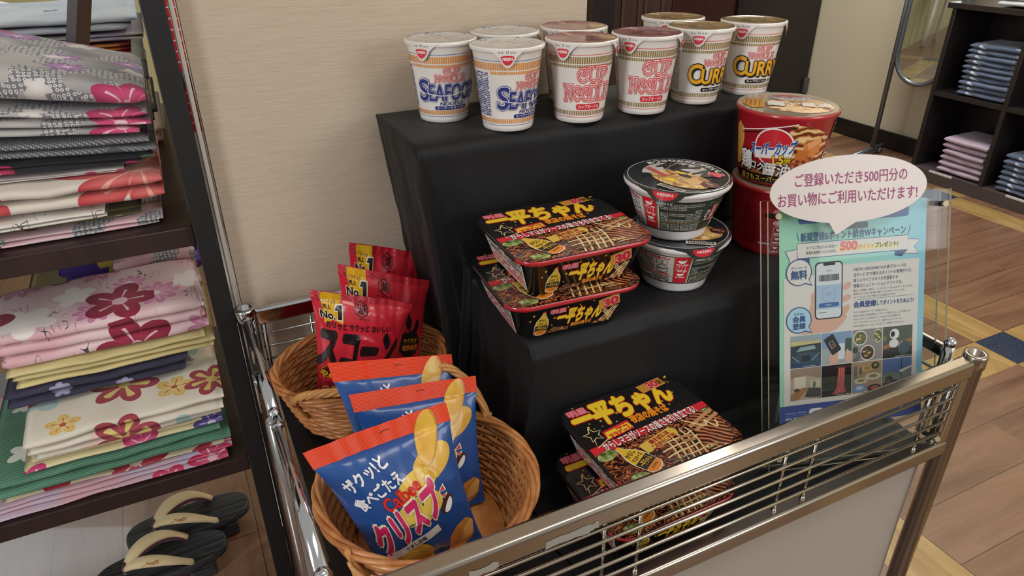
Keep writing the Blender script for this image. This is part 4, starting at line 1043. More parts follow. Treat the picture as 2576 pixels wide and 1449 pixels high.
RB_ = M('#c42434', 0.27, coat=0.45); RBS = M('#b81f30', 0.3, coat=0.4)
def corn(label, TL, TR, BL, BR, seed, bulge, burst=False):
    W, H = 150.0, 190.0
    F, o = packet(TL, TR, BL, BR, W, H, bulge, 0.06, 0.06, 0.10, seed, wr=1.3)
    root = thing('corn_snack_packet', label, 'snack packet', o, 0, 'red corn snack packets in the rear basket')
    m = MB()
    m.grid(lambda s, t: F(s * W, t * H * 0.945, 0), 40, 60, RB_); m.grid(lambda s, t: F((1 - s) * W, t * H * 0.945, 0, -1), 40, 60, RB_)
    m.F = F; m.du = 5.0; m.dv = 5.0; m.hk = 0.00028
    K_ = M('#1d1517', 0.3, coat=0.3); Y_ = M('#d9a81c', 0.3, coat=0.3); W_ = M('#e8dccb', 0.35); V = lambda t: H * (1 - t)
    m.poly([(13, V(0.055)), (43, V(0.055)), (43, V(0.215)), (28, V(0.19)), (14, V(0.225))], Y_, 1)
    m.text('コーンスナック', 8, V(0.075), 34, V(0.05), K_, 2, 0.02, rot=-4); m.text('売上', 14, V(0.115), 26, V(0.085), K_, 2, 0.03)
    m.text('No.', 9, V(0.185), 31, V(0.128), K_, 3, 0.03, [(0.06, W_)]); one = lambda k: [(31 - k, V(0.115) - k), (35 - k, V(0.082) + k), (43 + k, V(0.082) + k), (41 + k, V(0.182) - k), (34.5 - k, V(0.182) - k), (36 - k * 0.2, V(0.118) - k)]
    m.poly(one(1.6), W_, 3); m.poly(one(0), K_, 4)
    hx = ell2(72, V(0.095), 10.5, 10.5, 6, 30, 390); m.strip(hx + [hx[0]], 1.3, K_, 2); m.text('湖', 66, V(0.127), 78, V(0.063), K_, 2, 0.02)
    tiny_lines(m, 60, V(0.165), 86, V(0.155), 1, K_, 2, 0.6, 5)
    m.text('カリッと サクッと おいしい', 16, V(0.255), 122, V(0.205), K_, 2, 0.035)
    m.text('スコーン', 3, V(0.56), 136, V(0.285), K_, 2, 0.075, shear=0.14)
    m.poly(ell2(34, V(0.615), 28, 12, 24), M('#5a2420', 0.3), 1); m.poly(ell2(34, V(0.61), 22, 8, 20), M('#2c1416', 0.25), 2); m.strip(ell2(34, V(0.615), 28, 12, 20, 0, 360), 1.0, M('#c98a3a', 0.35), 3)
    m.text('やみつき', 4, V(0.665), 56, V(0.605), Y_, 4, 0.05, [(0.04, K_)])
    m.poly(rect2(2, 12, 148, V(0.70)), M('#8f1a26', 0.3, coat=0.4), 1)
    for k in range(9):
        x = 8 + k * 15
        m.poly(rect2(x, 14, x + 11, V(0.74), 4), M('#d0a55a', 0.35), 2); m.poly(rect2(x + 1.3, 15.5, x + 9.7, V(0.75), 3.4), (M('#8a3a20', 0.35), M('#a7641f', 0.35))[k % 2], 3)
    if burst:
        m.poly(star2(122, V(0.52), 22, 16, 0.82), K_, 4); m.text('サクサク', 110, V(0.505), 136, V(0.47), Y_, 5, 0.02); m.text('軽快食感', 108, V(0.565), 138, V(0.52), M('#d77b2a', 0.35), 5, 0.03)
    m.build('packet_body', root)
    m = MB()
    def FS(s, t, sg):
        u = s * W; z = 0.0015 * math.sin(s * W * 0.9) * (t ** 6) * 0.3
        return F(u, H * (0.945 + 0.055 * t), 0.0003 * math.sin(t * 6 * 2 * PI), sg) + Vector((0, 0, 0.0009 * (t > 0.97) * math.sin(s * 90 * PI)))
    m.grid(lambda s, t: FS(s, t, 1), 90, 30, RBS); m.grid(lambda s, t: FS(1 - s, t, -1), 90, 30, RBS)
    m.F = F; m.du = 5.0; m.dv = 2.0; m.poly(rect2(13, 179.6, 43, 189), Y_, 1.8)
    m.build('top_seal', root)
    return root
corn('red corn snack packet, nearest in the rear basket and showing its name', (0.111, 0.840, 0.687), (0.245, 0.833, 0.632), (0.092, 0.842, 0.490), (0.203, 0.838, 0.478), 2.2, 0.020)
corn('red corn snack packet standing between the nearest one and the wall side one', (0.160, 0.890, 0.690), (0.287, 0.880, 0.638), (0.130, 0.862, 0.462), (0.252, 0.850, 0.462), 6.6, 0.013, True)
corn('red corn snack packet standing rearmost, against the textured wall', (0.191, 0.948, 0.692), (0.308, 0.940, 0.650), (0.150, 0.925, 0.462), (0.262, 0.910, 0.462), 9.1, 0.010)

# ------------------------------------------------------------------ acrylic sign stand with a printed sheet
yaw, lean = R(-16.14), R(19.43)
SU = Vector((math.cos(yaw), math.sin(yaw), 0)); SH = Vector((-math.sin(yaw), math.cos(yaw), 0))
SV = Vector((0, 0, 1)) * math.cos(lean) + SH * math.sin(lean); SN = SU.cross(SV)
SP = Vector((0.6707, 0.6099, 0.7783))
base = SP - SV * 0.346 + SU * 0.105; base.z = 0.447
sg = thing('sign_stand', 'clear acrylic easel frame leaning at the right of the cart', 'sign stand', base)
ac = bpy.data.materials.new('clear_acrylic'); ac.use_nodes = True; nt = ac.node_tree; nt.nodes.clear()
out = nt.nodes.new('ShaderNodeOutputMaterial'); tr = nt.nodes.new('ShaderNodeBsdfTransparent'); gl = nt.nodes.new('ShaderNodeBsdfGlossy'); mx = nt.nodes.new('ShaderNodeMixShader'); fr = nt.nodes.new('ShaderNodeFresnel')
fr.inputs['IOR'].default_value = 1.2; gl.inputs['Roughness'].default_value = 0.03; tr.inputs['Color'].default_value = (0.955, 0.97, 0.965, 1)
nt.links.new(fr.outputs[0], mx.inputs[0]); nt.links.new(tr.outputs[0], mx.inputs[1]); nt.links.new(gl.outputs[0], mx.inputs[2]); nt.links.new(mx.outputs[0], out.inputs[0])
EDGE = M('#c9c3a6', 0.2, coat=0.4)
def sheet(off, th, u0, u1, v0, v1, nm):
    m = MB(); O = SP - base
    P8 = [O + SU * u + SV * v + SN * n for n in (off, off + th) for u, v in ((u0, v0), (u1, v0), (u1, v1), (u0, v1))]
    V = [m.bm.verts.new(p) for p in P8]
    m.face([V[3], V[2], V[1], V[0]], ac); m.face(V[4:], ac)
    for i in range(4): m.face([V[i], V[(i + 1) % 4], V[4 + (i + 1) % 4], V[4 + i]], EDGE)
    return m.build(nm, sg)
sheet(-0.0045, 0.003, -0.024, 0.231, -0.3465, 0.011, 'back_sheet')
sheet(0.0135, 0.003, -0.024, 0.231, -0.3465, 0.011, 'front_sheet')
BR_ = M('#8f8574', 0.2, 1.0)
for u, v in ((-0.0125, -0.008), (0.2195, -0.008), (-0.0125, -0.328), (0.2195, -0.328)):
    m = MB(); c0 = SP - base + SU * u + SV * v
    m.tube([c0 + SN * -0.006, c0 + SN * 0.0195], 0.0034, M('#3a332b', 0.25, 0.8), 16); m.tube([c0 + SN * 0.0190, c0 + SN * 0.0215], 0.0038, M('#a89c7c', 0.45, 0.3), 18); m.build('standoff', sg)
m = MB(); O = SP - base + SU * 0.10
a0, a1 = O - SV * 0.10 - SN * 0.005, O - SV * 0.20 - SN * 0.005
ft = Vector((a1.x, a1.y, 0)) + SH * 0.035; ft.z = 0.003
for w in (-0.06, 0.06):
    m.tube([a0 + SU * w, ft + SU * w], 0.003, M('#bfc5c2', 0.15, coat=0.5), 8)
m.build('rear_leg', sg)
# the sheet itself
pg = G('poster_paper', 0.45); px, py_, pz = pg.sep(pg.coords())
along = pg.math('ADD', px * SU.x, py_ * SU.y)
pa = pg.node('ShaderNodeMapRange'); pg.put(pa.inputs['Value'], along); pa.inputs['From Min'].default_value = -0.02; pa.inputs['From Max'].default_value = 0.205
pn_ = pg.noise(pg.coords(), 9.0, 2.0)
PAPER = pg.done(pg.ramp(pg.math('ADD', Sk(pg, pa.outputs[0]), (pn_ - 0.5) * 0.3), (0.0, '#98cfae'), (0.45, '#9fd3bf'), (0.8, '#9bd0d2'), (1.0, '#86bfd6')))
m = MB(); O = SP
Ff = plane((0, 0, 0), SU * mm, SV * mm, SN); m.F = lambda u, v, h: Ff(u, v, h + 0.0002); m.hk = 0.00012
for a_, b_ in ((0.0, PAPER),):
    m.face([Ff(0, -297, 0), Ff(209, -297, 0), Ff(209, 0, 0), Ff(0, 0, 0)], PAPER); m.face([Ff(0, 0, -0.0004), Ff(209, 0, -0.0004), Ff(209, -297, -0.0004), Ff(0, -297, -0.0004)], M('#e0dcd8', 0.6))
C = lambda h: M(h, 0.45)
NV, WP, SK = C('#35507e'), C('#dcd3cd'), C('#d7a893')
m.poly(rect2(26, -22, 183, 2, 4), C('#44649a'), 1); m.poly(rect2(86, -33, 124, -25), C('#4a5662'), 2)
m.text('新規登録&ポイント統合Wキャンペーン', 29.5, -45, 179, -33.5, NV, 2, 0.03); m.strip([(24, -33), (27, -44)], 0.8, NV, 2); m.strip([(186, -34), (183, -45)], 0.8, NV, 2)
for p_ in ([(8, -56), (26, -54), (26, -70), (11, -84), (14, -68)], [(181, -52), (200, -54), (192, -63), (198, -73), (178, -71)]): m.poly(p_, WP, 1); m.strip(p_ + [p_[0]], 0.8, NV, 2)
m.poly([(24.5, -66), (42, -66.5), (42, -76), (34, -72)], NV, 1); m.poly([(164, -67), (182.5, -67), (174, -75), (164, -73)], NV, 1)
m.poly(rect2(24.5, -66.4, 182.4, -46.8), WP, 3); m.strip(rect2(24.5, -66.4, 182.4, -46.8) + [(24.5, -66.4)], 0.8, NV, 4)
m.text('ホテルご宿泊のお客様で', 37, -55.8, 80, -51.6, C('#4a4f59'), 4, 0.01); m.text('新規会員登録された方全員に', 37, -62, 80, -57.8, C('#4a4f59'), 4, 0.015)
m.poly(rect2(82, -61, 169, -54.8), C('#e6d98c'), 4); m.text('500', 85, -60.4, 109, -49, C('#e06a60'), 5, 0.06); m.text('ポイント', 110.5, -60, 133, -54, C('#e0807a'), 5, 0.03); m.text('プレゼント!', 135, -60, 168, -53.4, C('#2f4a50'), 5, 0.035)
m.poly([(6, -264), (6, -92), (48, -90), (48, -79), (200, -79), (200, -264)], WP, 1)
for cy, fill, s1, s2 in ((-84.5, WP, 'ダウンロード', ('無料',)), (-148, C('#aacde2'), 'まずは!', ('会員', '登録'))):
    m.poly([(40, cy - 8), (46, cy - 19), (30, cy - 14)], NV, 5); m.poly(ell2(26.8, cy, 18.2, 17.8, 36), NV, 5); m.poly(ell2(26.8, cy, 16.8, 16.4, 36), fill, 6); m.poly([(39, cy - 8), (44, cy - 17), (32, cy - 13)], fill, 6)
    if len(s2) == 1: m.text(s1, 15.5, cy + 4.4, 38, cy + 7.8, NV, 7, 0.015); m.text(s2[0], 15.5, cy - 9, 38, cy + 2.6, NV, 7, 0.045)
    else: m.text(s1, 20, cy + 7, 33, cy + 10, NV, 7, 0.02); m.text(s2[0], 18, cy - 2.5, 36, cy + 5.5, NV, 7, 0.045); m.text(s2[1], 18, cy - 12, 36, cy - 4, NV, 7, 0.045)
# phone held in a hand
m.poly([(30, -168), (34, -160), (44, -128), (44, -116), (50, -112), (54, -118), (54, -146), (86, -146), (88, -140), (92, -135), (98, -133), (100, -138), (94, -146), (96, -150), (92, -156), (80, -166), (72, -168)], SK, 2)
for cx, cy, a_ in ((95, -108, 35), (95, -124, 25), (93, -139, 20)): m.poly(ell2(cx, cy, 7, 4.2, 14, rot=a_), SK, 2)
m.poly(rect2(49.5, -150, 89, -73.6, 6), C('#23242a'), 3); m.poly(rect2(51.2, -148.4, 87.3, -75.2, 5), C('#d6d8dc'), 4); m.poly(rect2(61, -78.6, 78, -74.6, 1.6), C('#23242a'), 5)
m.poly(rect2(51.2, -136, 87.3, -104), C('#a9bcd6'), 5); m.text('HESTA', 66, -86.4, 74, -84.4, C('#6a6f78'), 5, 0.0)
g = random.Random(8); x = 55.0
while x < 83: w = g.uniform(0.4, 1.3); m.poly(rect2(x, -99, x + w, -90.5), C('#2a2b30'), 6); x += w + g.uniform(0.35, 0.9)
m.ring(69.4, -117, 9.6, 9.9, C('#8496b4'), 6); tiny_lines(m, 65, -120, 74, -114, 4, C('#8496b4'), 6, 0.3, 6); m.poly(rect2(55, -134, 84, -128, 3), C('#3a66a0'), 6); tiny_lines(m, 65, -132, 73, -130, 1, C('#cfd8e6'), 7, 0.6, 7); tiny_lines(m, 54, -141.6, 66, -139.8, 1, C('#8a8f98'), 6, 0.5, 3)
for i, s_ in enumerate(('HESTA LIFEはHESTA大倉グループの', '全サービス*で使えるポイントの管理ができ、', '新しいライフスタイルを提案する', '情報コミュニケーションアプリです。')): m.text(s_, 104.8, -89.4 - i * 7.4, (181, 190, 169, 176)[i], -84.4 - i * 7.4, C('#4a5a78'), 3, 0.008)
for i, w in enumerate((88, 76, 62)): m.text(('暮らし情報・旅行・ショッピングetcのサービスなど、', '皆様のより良い未来の暮らしをサポートします。', '※サービスによってはご利用できない場合があります。')[i], 104.8, -117 - i * 4.6, 104.8 + w, -114 - i * 4.6, C('#6a6e78'), 3, 0.0)
m.poly(rect2(105, -128.3, 193, -127.8), C('#6a7488'), 3)
m.text('会員登録', 105.4, -138.6, 138, -130.4, NV, 3, 0.04); m.text('してポイントをためよう!', 139.5, -138, 193.6, -131.6, NV, 3, 0.025)
for i, s_ in enumerate(('すでにHESTAサービス会員の方も、', 'HESTA LIFEに会員登録をしてポイント統合することが可能です。', 'たまったポイントは大倉グループのホテルズが運営する', 'リゾートホテルやショッピング、提携するレストランや', 'HESTA大倉のホームサービスなどでご利用いただけます。')): m.text(s_, 105.4, -146.4 - i * 4.7, (156, 190, 174, 176, 180)[i], -143.4 - i * 4.7, C('#7d818a'), 3, 0.0)
# eight square pictures
def cell(c, r): return 15.2 + c * 44.7, -169.2 - r * 44.7
def bx(c, r, col): x, y = cell(c, r); m.poly(rect2(x, y - 43.6, x + 43.6, y), C(col), 2); return x, y - 43.6
x, y = bx(0, 0, '#2d3a3c'); m.poly(rect2(x, y + 33, x + 43.6, y + 43.6), C('#8fa7ac'), 3); m.poly([(x, y + 30), (x + 43.6, y + 32), (x + 43.6, y + 35), (x, y + 36)], C('#c9b77e'), 4)
for k in range(5): m.poly(ell2(x + 8 + k * 6, y + 38 + (k % 2) * 2, 3, 0.8, 8), C('#c4907a'), 4)
m.poly([(x, y + 4), (x + 10, y + 20), (x + 34, y + 20), (x + 43.6, y + 6), (x + 43.6, y), (x, y)], C('#334a5e'), 3); m.poly([(x + 8, y + 22), (x + 36, y + 24), (x + 34, y + 29), (x + 14, y + 28)], C('#8ea2a8'), 4); m.poly(rect2(x + 16, y + 8, x + 28, y + 16), C('#1d2629'), 4); m.strip([(x + 2, y + 16), (x + 12, y + 8)], 1, C('#8fb0c8'), 5); m.strip([(x + 41, y + 18), (x + 30, y + 9)], 1, C('#8fb0c8'), 5); m.poly([(x, y), (x, y + 7), (x + 20, y + 5), (x + 43, y + 2), (x + 43, y)], C('#2a3d66'), 5)
x, y = bx(1, 0, '#9fa9ad'); m.poly(rect2(x, y + 22, x + 43.6, y + 43.6), C('#7f9ab8'), 3); m.poly(rect2(x + 34, y + 16, x + 43.6, y + 34), C('#3d5548'), 4); m.poly([(x + 12, y), (x + 10, y + 10), (x + 18, y + 22), (x + 24, y + 14), (x + 24, y)], SK, 4); m.poly(rot2(rect2(x + 8, y + 14, x + 23, y + 40, 2), 30, (x + 15, y + 27)), C('#1c1d20'), 6); m.strip(rot2(rect2(x + 12, y + 23, x + 18, y + 32) + [(x + 12, y + 23)], 30, (x + 15, y + 27)), 0.7, C('#d8d4d0'), 7); m.poly(ell2(x + 15, y + 27, 1.6, 1.6, 8), C('#c23a35'), 7); m.poly(rect2(x + 23, y + 6, x + 33, y + 28, 1.5), C('#d3d6da'), 5); m.poly([(x + 33, y + 2), (x + 43, y), (x + 43, y + 14), (x + 36, y + 20)], SK, 4)
x, y = bx(2, 0, '#8d8680')
for cx, cy, r_ in ((11, 32, 10.5), (37, 33, 9.5), (22, 11, 11)): m.poly(ell2(x + cx, y + cy, min(r_, 43.4 - cx), r_, 24), C('#d4cec2'), 3); m.poly(ell2(x + cx, y + cy, min(r_ - 1.8, 43 - cx), r_ - 1.8, 20), C('#5d6438') if cy > 20 else C('#4a2f22'), 4)
g = random.Random(3)
for k in range(26):
    cx, cy = ((11, 32), (37, 33), (22, 11))[k % 3]; a = g.uniform(0, 6.28); r_ = g.uniform(0, 6); m.poly(ell2(x + min(cx + r_ * math.cos(a), 41), y + cy + r_ * math.sin(a), 1.6, 1.3, 7), C(('#c9b766', '#d8d0b0', '#b0653c', '#86943f')[k % 4]), 5)
m.poly(ell2(x + 4, y + 16, 4, 4.5, 12), C('#3a3d2c'), 4); m.poly([(x, y), (x + 8, y), (x + 16, y + 10), (x + 8, y + 14)], C('#6b6470'), 3)
x, y = bx(3, 0, '#4f554c'); m.poly(rect2(x, y, x + 43.6, y + 14), C('#2a2422'), 3); m.poly([(x, y + 12), (x + 43.6, y + 20), (x + 43.6, y + 26), (x, y + 18)], C('#9b6a42'), 4); m.poly(ell2(x + 16, y + 20, 7, 6, 20), C('#dcd8d4'), 5); m.poly(ell2(x + 16.5, y + 33, 7.2, 7.2, 24), C('#e2deda'), 6); m.poly(ell2(x + 14, y + 33, 3.2, 4, 16), C('#24262a'), 7); m.poly(ell2(x + 31, y + 13, 9, 10, 20), C('#3d4c54'), 6); m.strip(ell2(x + 31, y + 13, 8, 9, 14, 100, 170), 0.8, C('#b8c4c8'), 7); m.poly(ell2(x + 2.5, y + 28, 2.4, 4, 8), C('#6d8a3a'), 6)
x, y = bx(0, 1, '#b9a08e'); m.poly([(x, y + 43.6), (x, y + 30), (x + 20, y + 34), (x + 43.6, y + 28), (x + 43.6, y + 43.6)], C('#97806f'), 3); m.poly(rect2(x + 5, y + 16, x + 22, y + 32), C('#d6cbb4'), 4); m.poly([(x + 10, y), (x + 26, y + 16), (x + 18, y + 17), (x, y + 8), (x, y)], C('#a2764c'), 5); m.poly([(x + 26, y + 16), (x + 43.6, y + 14), (x + 43.6, y), (x + 20, y + 4)], C('#4a4644'), 5); m.poly(rect2(x + 28, y + 16, x + 43.6, y + 26), C('#c7bca8'), 4); m.poly(ell2(x + 34, y + 20, 2, 5, 8), C('#5c6a48'), 5); m.poly(ell2(x + 9, y + 14, 4, 2.6, 10), C('#5a4438'), 6)
x, y = bx(1, 1, '#1f1d1a'); m.poly(rect2(x, y + 28, x + 43.6, y + 43.6), C('#151313'), 3); m.poly(rect2(x, y + 8, x + 43.6, y + 28), C('#343a2e'), 3); m.poly([(x + 24, y + 40), (x + 34, y + 41), (x + 33, y + 14), (x + 36, y + 4), (x + 16, y + 3), (x + 22, y + 12)], C('#b04a48'), 5)
for k in range(3): m.strip([(x + 26 + k * 3, y + 39), (x + 25 + k * 3, y + 14), (x + 21 + k * 4, y + 4)], 0.8, C('#d98c80'), 6)
m.poly(rect2(x + 20, y + 39, x + 43.6, y + 41), C('#5a2a20'), 6); m.poly(ell2(x + 28, y + 4, 15, 3.5, 16), C('#3a3634'), 4)
x, y = bx(2, 1, '#a58a6c')
for cx, cy, a_, b_, col in ((13, 17, 10, 4, '#c9c6b4'), (31, 22, 12, 5, '#cdc7ae'), (11, 7, 11.0, 5.5, '#6f8fb8'), (33, 5.5, 10.4, 5.4, '#3a2f2c'), (22, 34, 9, 4, '#c79a62'), (34, 37, 6, 5, '#3c3632')): m.poly(ell2(x + cx, y + cy, a_, b_, 20), C(col), 4); m.poly(ell2(x + cx, y + cy + 0.5, a_ * 0.55, b_ * 0.5, 12), C({'#6f8fb8': '#bfc8d2', '#3a2f2c': '#b0542e'}.get(col, '#8a8446')), 5)
m.poly(rect2(x + 3, y + 22, x + 7, y + 38), C('#6d6a70'), 5); m.poly(rect2(x + 11, y + 26, x + 14, y + 36), C('#56663f'), 5)
x, y = bx(3, 1, '#54607f'); m.poly(rect2(x, y + 24, x + 43.6, y + 43.6), C('#566a9a'), 3); m.poly([(x, y + 22), (x + 12, y + 26), (x + 26, y + 22), (x + 43.6, y + 28), (x + 43.6, y), (x, y)], C('#6e7672'), 4); m.poly([(x, y), (x, y + 10), (x + 20, y + 14), (x + 43.6, y + 8), (x + 43.6, y)], C('#25262a'), 5); m.poly(ell2(x + 10, y + 14, 6, 6, 12), C('#3d3f36'), 5); m.poly(ell2(x + 9, y + 12, 3, 3, 10), C('#8a3d34'), 6); m.poly([(x + 24, y + 26), (x + 43, y + 32), (x + 43, y + 29), (x + 28, y + 23)], C('#cdc6bd'), 6); m.poly(rect2(x + 28, y + 10, x + 29, y + 43), C('#333844'), 5); m.poly(ell2(x + 16, y + 4, 8, 2.4, 14), C('#a45a50'), 6)
for c in range(4):
    for r_ in range(2): xx, yy = cell(c, r_); tiny_lines(m, xx + 18, yy - 42.4, xx + 42, yy - 41.2, 1, C('#cfccc6'), 8, 0.7, c + r_)
m.poly(rect2(0, -297, 209, -264.2), C('#33488e'), 4)
tiny_lines(m, 7.6, -275.6, 38, -273.8, 1, C('#9fb0d8'), 5, 0.6, 4); m.poly(rect2(7.6, -278.2, 38, -277.9), C('#9fb0d8'), 5); m.text('HESTA LIFE アプリを', 7.6, -284, 38, -280.4, WP, 5, 0.02); m.text('いますぐダウンロード!', 7.6, -289.4, 38, -285.8, WP, 5, 0.02)
m.poly(rect2(42, -292, 62, -271, 4), C('#e4e2e4'), 5)
for k, h_ in enumerate(('#2f7f8c', '#3a5fae', '#5a4aa0', '#c8404a', '#d97a5a', '#3f9a86')): m.poly([(52 + r_ * math.cos(R(k * 60 + a)), -281 + r_ * math.sin(R(k * 60 + a))) for r_, a in ((3.6, 0), (6.6, 0), (6.6, 20), (6.6, 40), (6.6, 60), (3.6, 60), (3.6, 40), (3.6, 20))], C(h_), 6)
for k in range(3): tiny_lines(m, 68, -274 - k * 5, 98, -272.4 - k * 5, 1, C('#9fb0d8'), 5, 0.6, k + 20); tiny_lines(m, 150, -274 - k * 5, 196, -272.4 - k * 5, 1, C('#9fb0d8'), 5, 0.6, k + 30)
o = m.build('campaign_sheet', None, SP); tag(o, 'pale green printed campaign sheet with phone picture, inside the acrylic frame', 'poster')
# speech bubble card fixed to the front of the frame
m = MB(); out_ = []
for p_ in ell2(84.5, 20, 108, 42.5, 72):
    out_.append(p_)
k0 = min(range(72), key=lambda i: abs(out_[i][0] - 56) + (0 if out_[i][1] < 10 else 999)); k1 = min(range(72), key=lambda i: abs(out_[i][0] - 91) + (0 if out_[i][1] < 10 else 999))
lo, hi = min(k0, k1), max(k0, k1)
out_ = out_[:lo + 1] + [(66, -37)] + out_[hi:]
FB = plane((0, 0, 0), SU * mm, SV * mm, SN)
fr_ = [m.bm.verts.new(FB(x, y, 0.0015)) for x, y in out_]; bk = [m.bm.verts.new(FB(x, y, 0)) for x, y in out_]
CARD = M('#c9beb8', 0.35, coat=0.1); CE = M('#9c7a5c', 0.5)
m.face(fr_, CARD); m.face(list(reversed(bk)), CARD)
for i in range(len(fr_)): m.face([bk[i], bk[(i + 1) % len(bk)], fr_[(i + 1) % len(fr_)], fr_[i]], CE)
m.F = lambda u, v, h: FB(u, v, h + 0.00155)
PT = M('#8c2a5c', 0.4)
m.text('ご登録いただき500円分の', 10, 26.5, 164, 42.5, PT, 1, 0.012); m.text('お買い物にご利用いただけます!', -13, 2.5, 179, 19, PT, 1, 0.012)
o = m.build('speech_bubble_card', None, SP + SN * 0.0182); tag(o, 'white oval speech bubble card with purple lettering on the acrylic frame', 'card')
# ------------------------------------------------------------------ folded fabrics
def fabric(name, base, layers, extra=None, rough=0.8):
    """layers: (scale, radius, petals, colour a, colour b, chance, heart, seed); a print of flowers that follows the fold"""
    g = G(name, rough, sheen=0.1)
    v = g.coords(); x, y, z = g.sep(v)
    w = y + z
    wob = g.noise(g.vec(x * 18.0, w * 18.0), 1.0, 2.0)
    xx = x + (wob - 0.5) * 0.006; ww = w + (wob - 0.5) * 0.006
    n = g.noise(g.vec(x * 9.0, w * 9.0), 1.0, 2.0)
    col = g.ramp(n, (0.4, base[0]), (0.6, base[1]))
    if extra == 'dots':                       # rings of small dots in patches
        d, _, _ = g.voro(g.vec(x, w), 170.0, '2D', 0.35)
        patch = g.noise(g.vec(x * 14.0 + 3.0, w * 14.0), 1.0, 1.0).gt(0.53)
        col = g.mix((d.lt(0.36) * d.gt(0.16)) * patch, g.mix(patch, col, '#77757a'), '#d6d2cf')
    if extra == 'waves':
        d = g.wave(g.vec(x, w), 90.0, 3.0, 1.0, 0.3, 'DIAGONAL', 'BANDS'); d2 = g.wave(g.vec(x + 0.3, w), 120.0, 0.0, 0.0, 1.0, 'X')
        col = g.mix(d.gt(0.72) * d2.gt(0.4) * n.gt(0.47), col, '#a9a8a8')
    if extra == 'mesh':
        d = g.wave(g.vec(x, w), 110.0, 2.0, 1.0, 0.3, 'DIAGONAL'); col = g.mix(d.gt(0.85) * 0.5, col, '#8ab09a')
    if extra == 'strokes':
        d = g.noise(g.vec(x * 60.0, w * 16.0), 1.0, 1.0); col = g.mix((d - 0.5).abs().lt(0.008) * g.noise(g.vec(x * 26.0 + 5.0, w * 26.0), 1.0, 0.0).gt(0.58), col, '#4a4750')
    for sc, rad, pet, ca, cb, chance, heart, sd in layers:
        d, c, p = g.voro(g.vec(xx + sd * 0.37, ww + sd * 0.53), sc, '2D', 0.8)
        vm = g.node('ShaderNodeVectorMath', operation='SUBTRACT'); g.put(vm.inputs[0], g.vec(xx + sd * 0.37, ww + sd * 0.53)); g.put(vm.inputs[1], p)
        lx, ly, _ = g.sep(Sk(g, vm.outputs[0]))
        cr, cg_, cb_ = g.sep(c)
        ang = g.math('ARCTAN2', ly, lx) + cr * 6.0
        rr = d / sc if False else g.math('SQRT', lx * lx + ly * ly)
        pf = g.math('COSINE', ang * (pet / 2.0)).abs()
        edge = (pf * 0.42 + 0.58) * rad * (cg_ * 0.5 + 0.75)
        inside = (edge - rr).gt(0.0) * cb_.lt(chance)
        tone = g.math('MINIMUM', g.math('MAXIMUM', rr / edge, 0.0), 1.0)
        fc = g.mix(tone, cb, ca)
        fc = g.mix((pf.lt(0.13)) * tone.gt(0.25), fc, cb)
        if heart: fc = g.mix((rr / rad).lt(0.2), fc, heart); fc = g.mix(pf.gt(0.86 if pet == 6 else 0.985) * tone.lt(0.72 if pet == 6 else 0.65), fc, heart)
        col = g.mix(inside, col, fc)
    fine = g.noise(v, 700.0, 2.0)
    g.bump(fine, 0.12, 0.0006)
    return g.done(col)
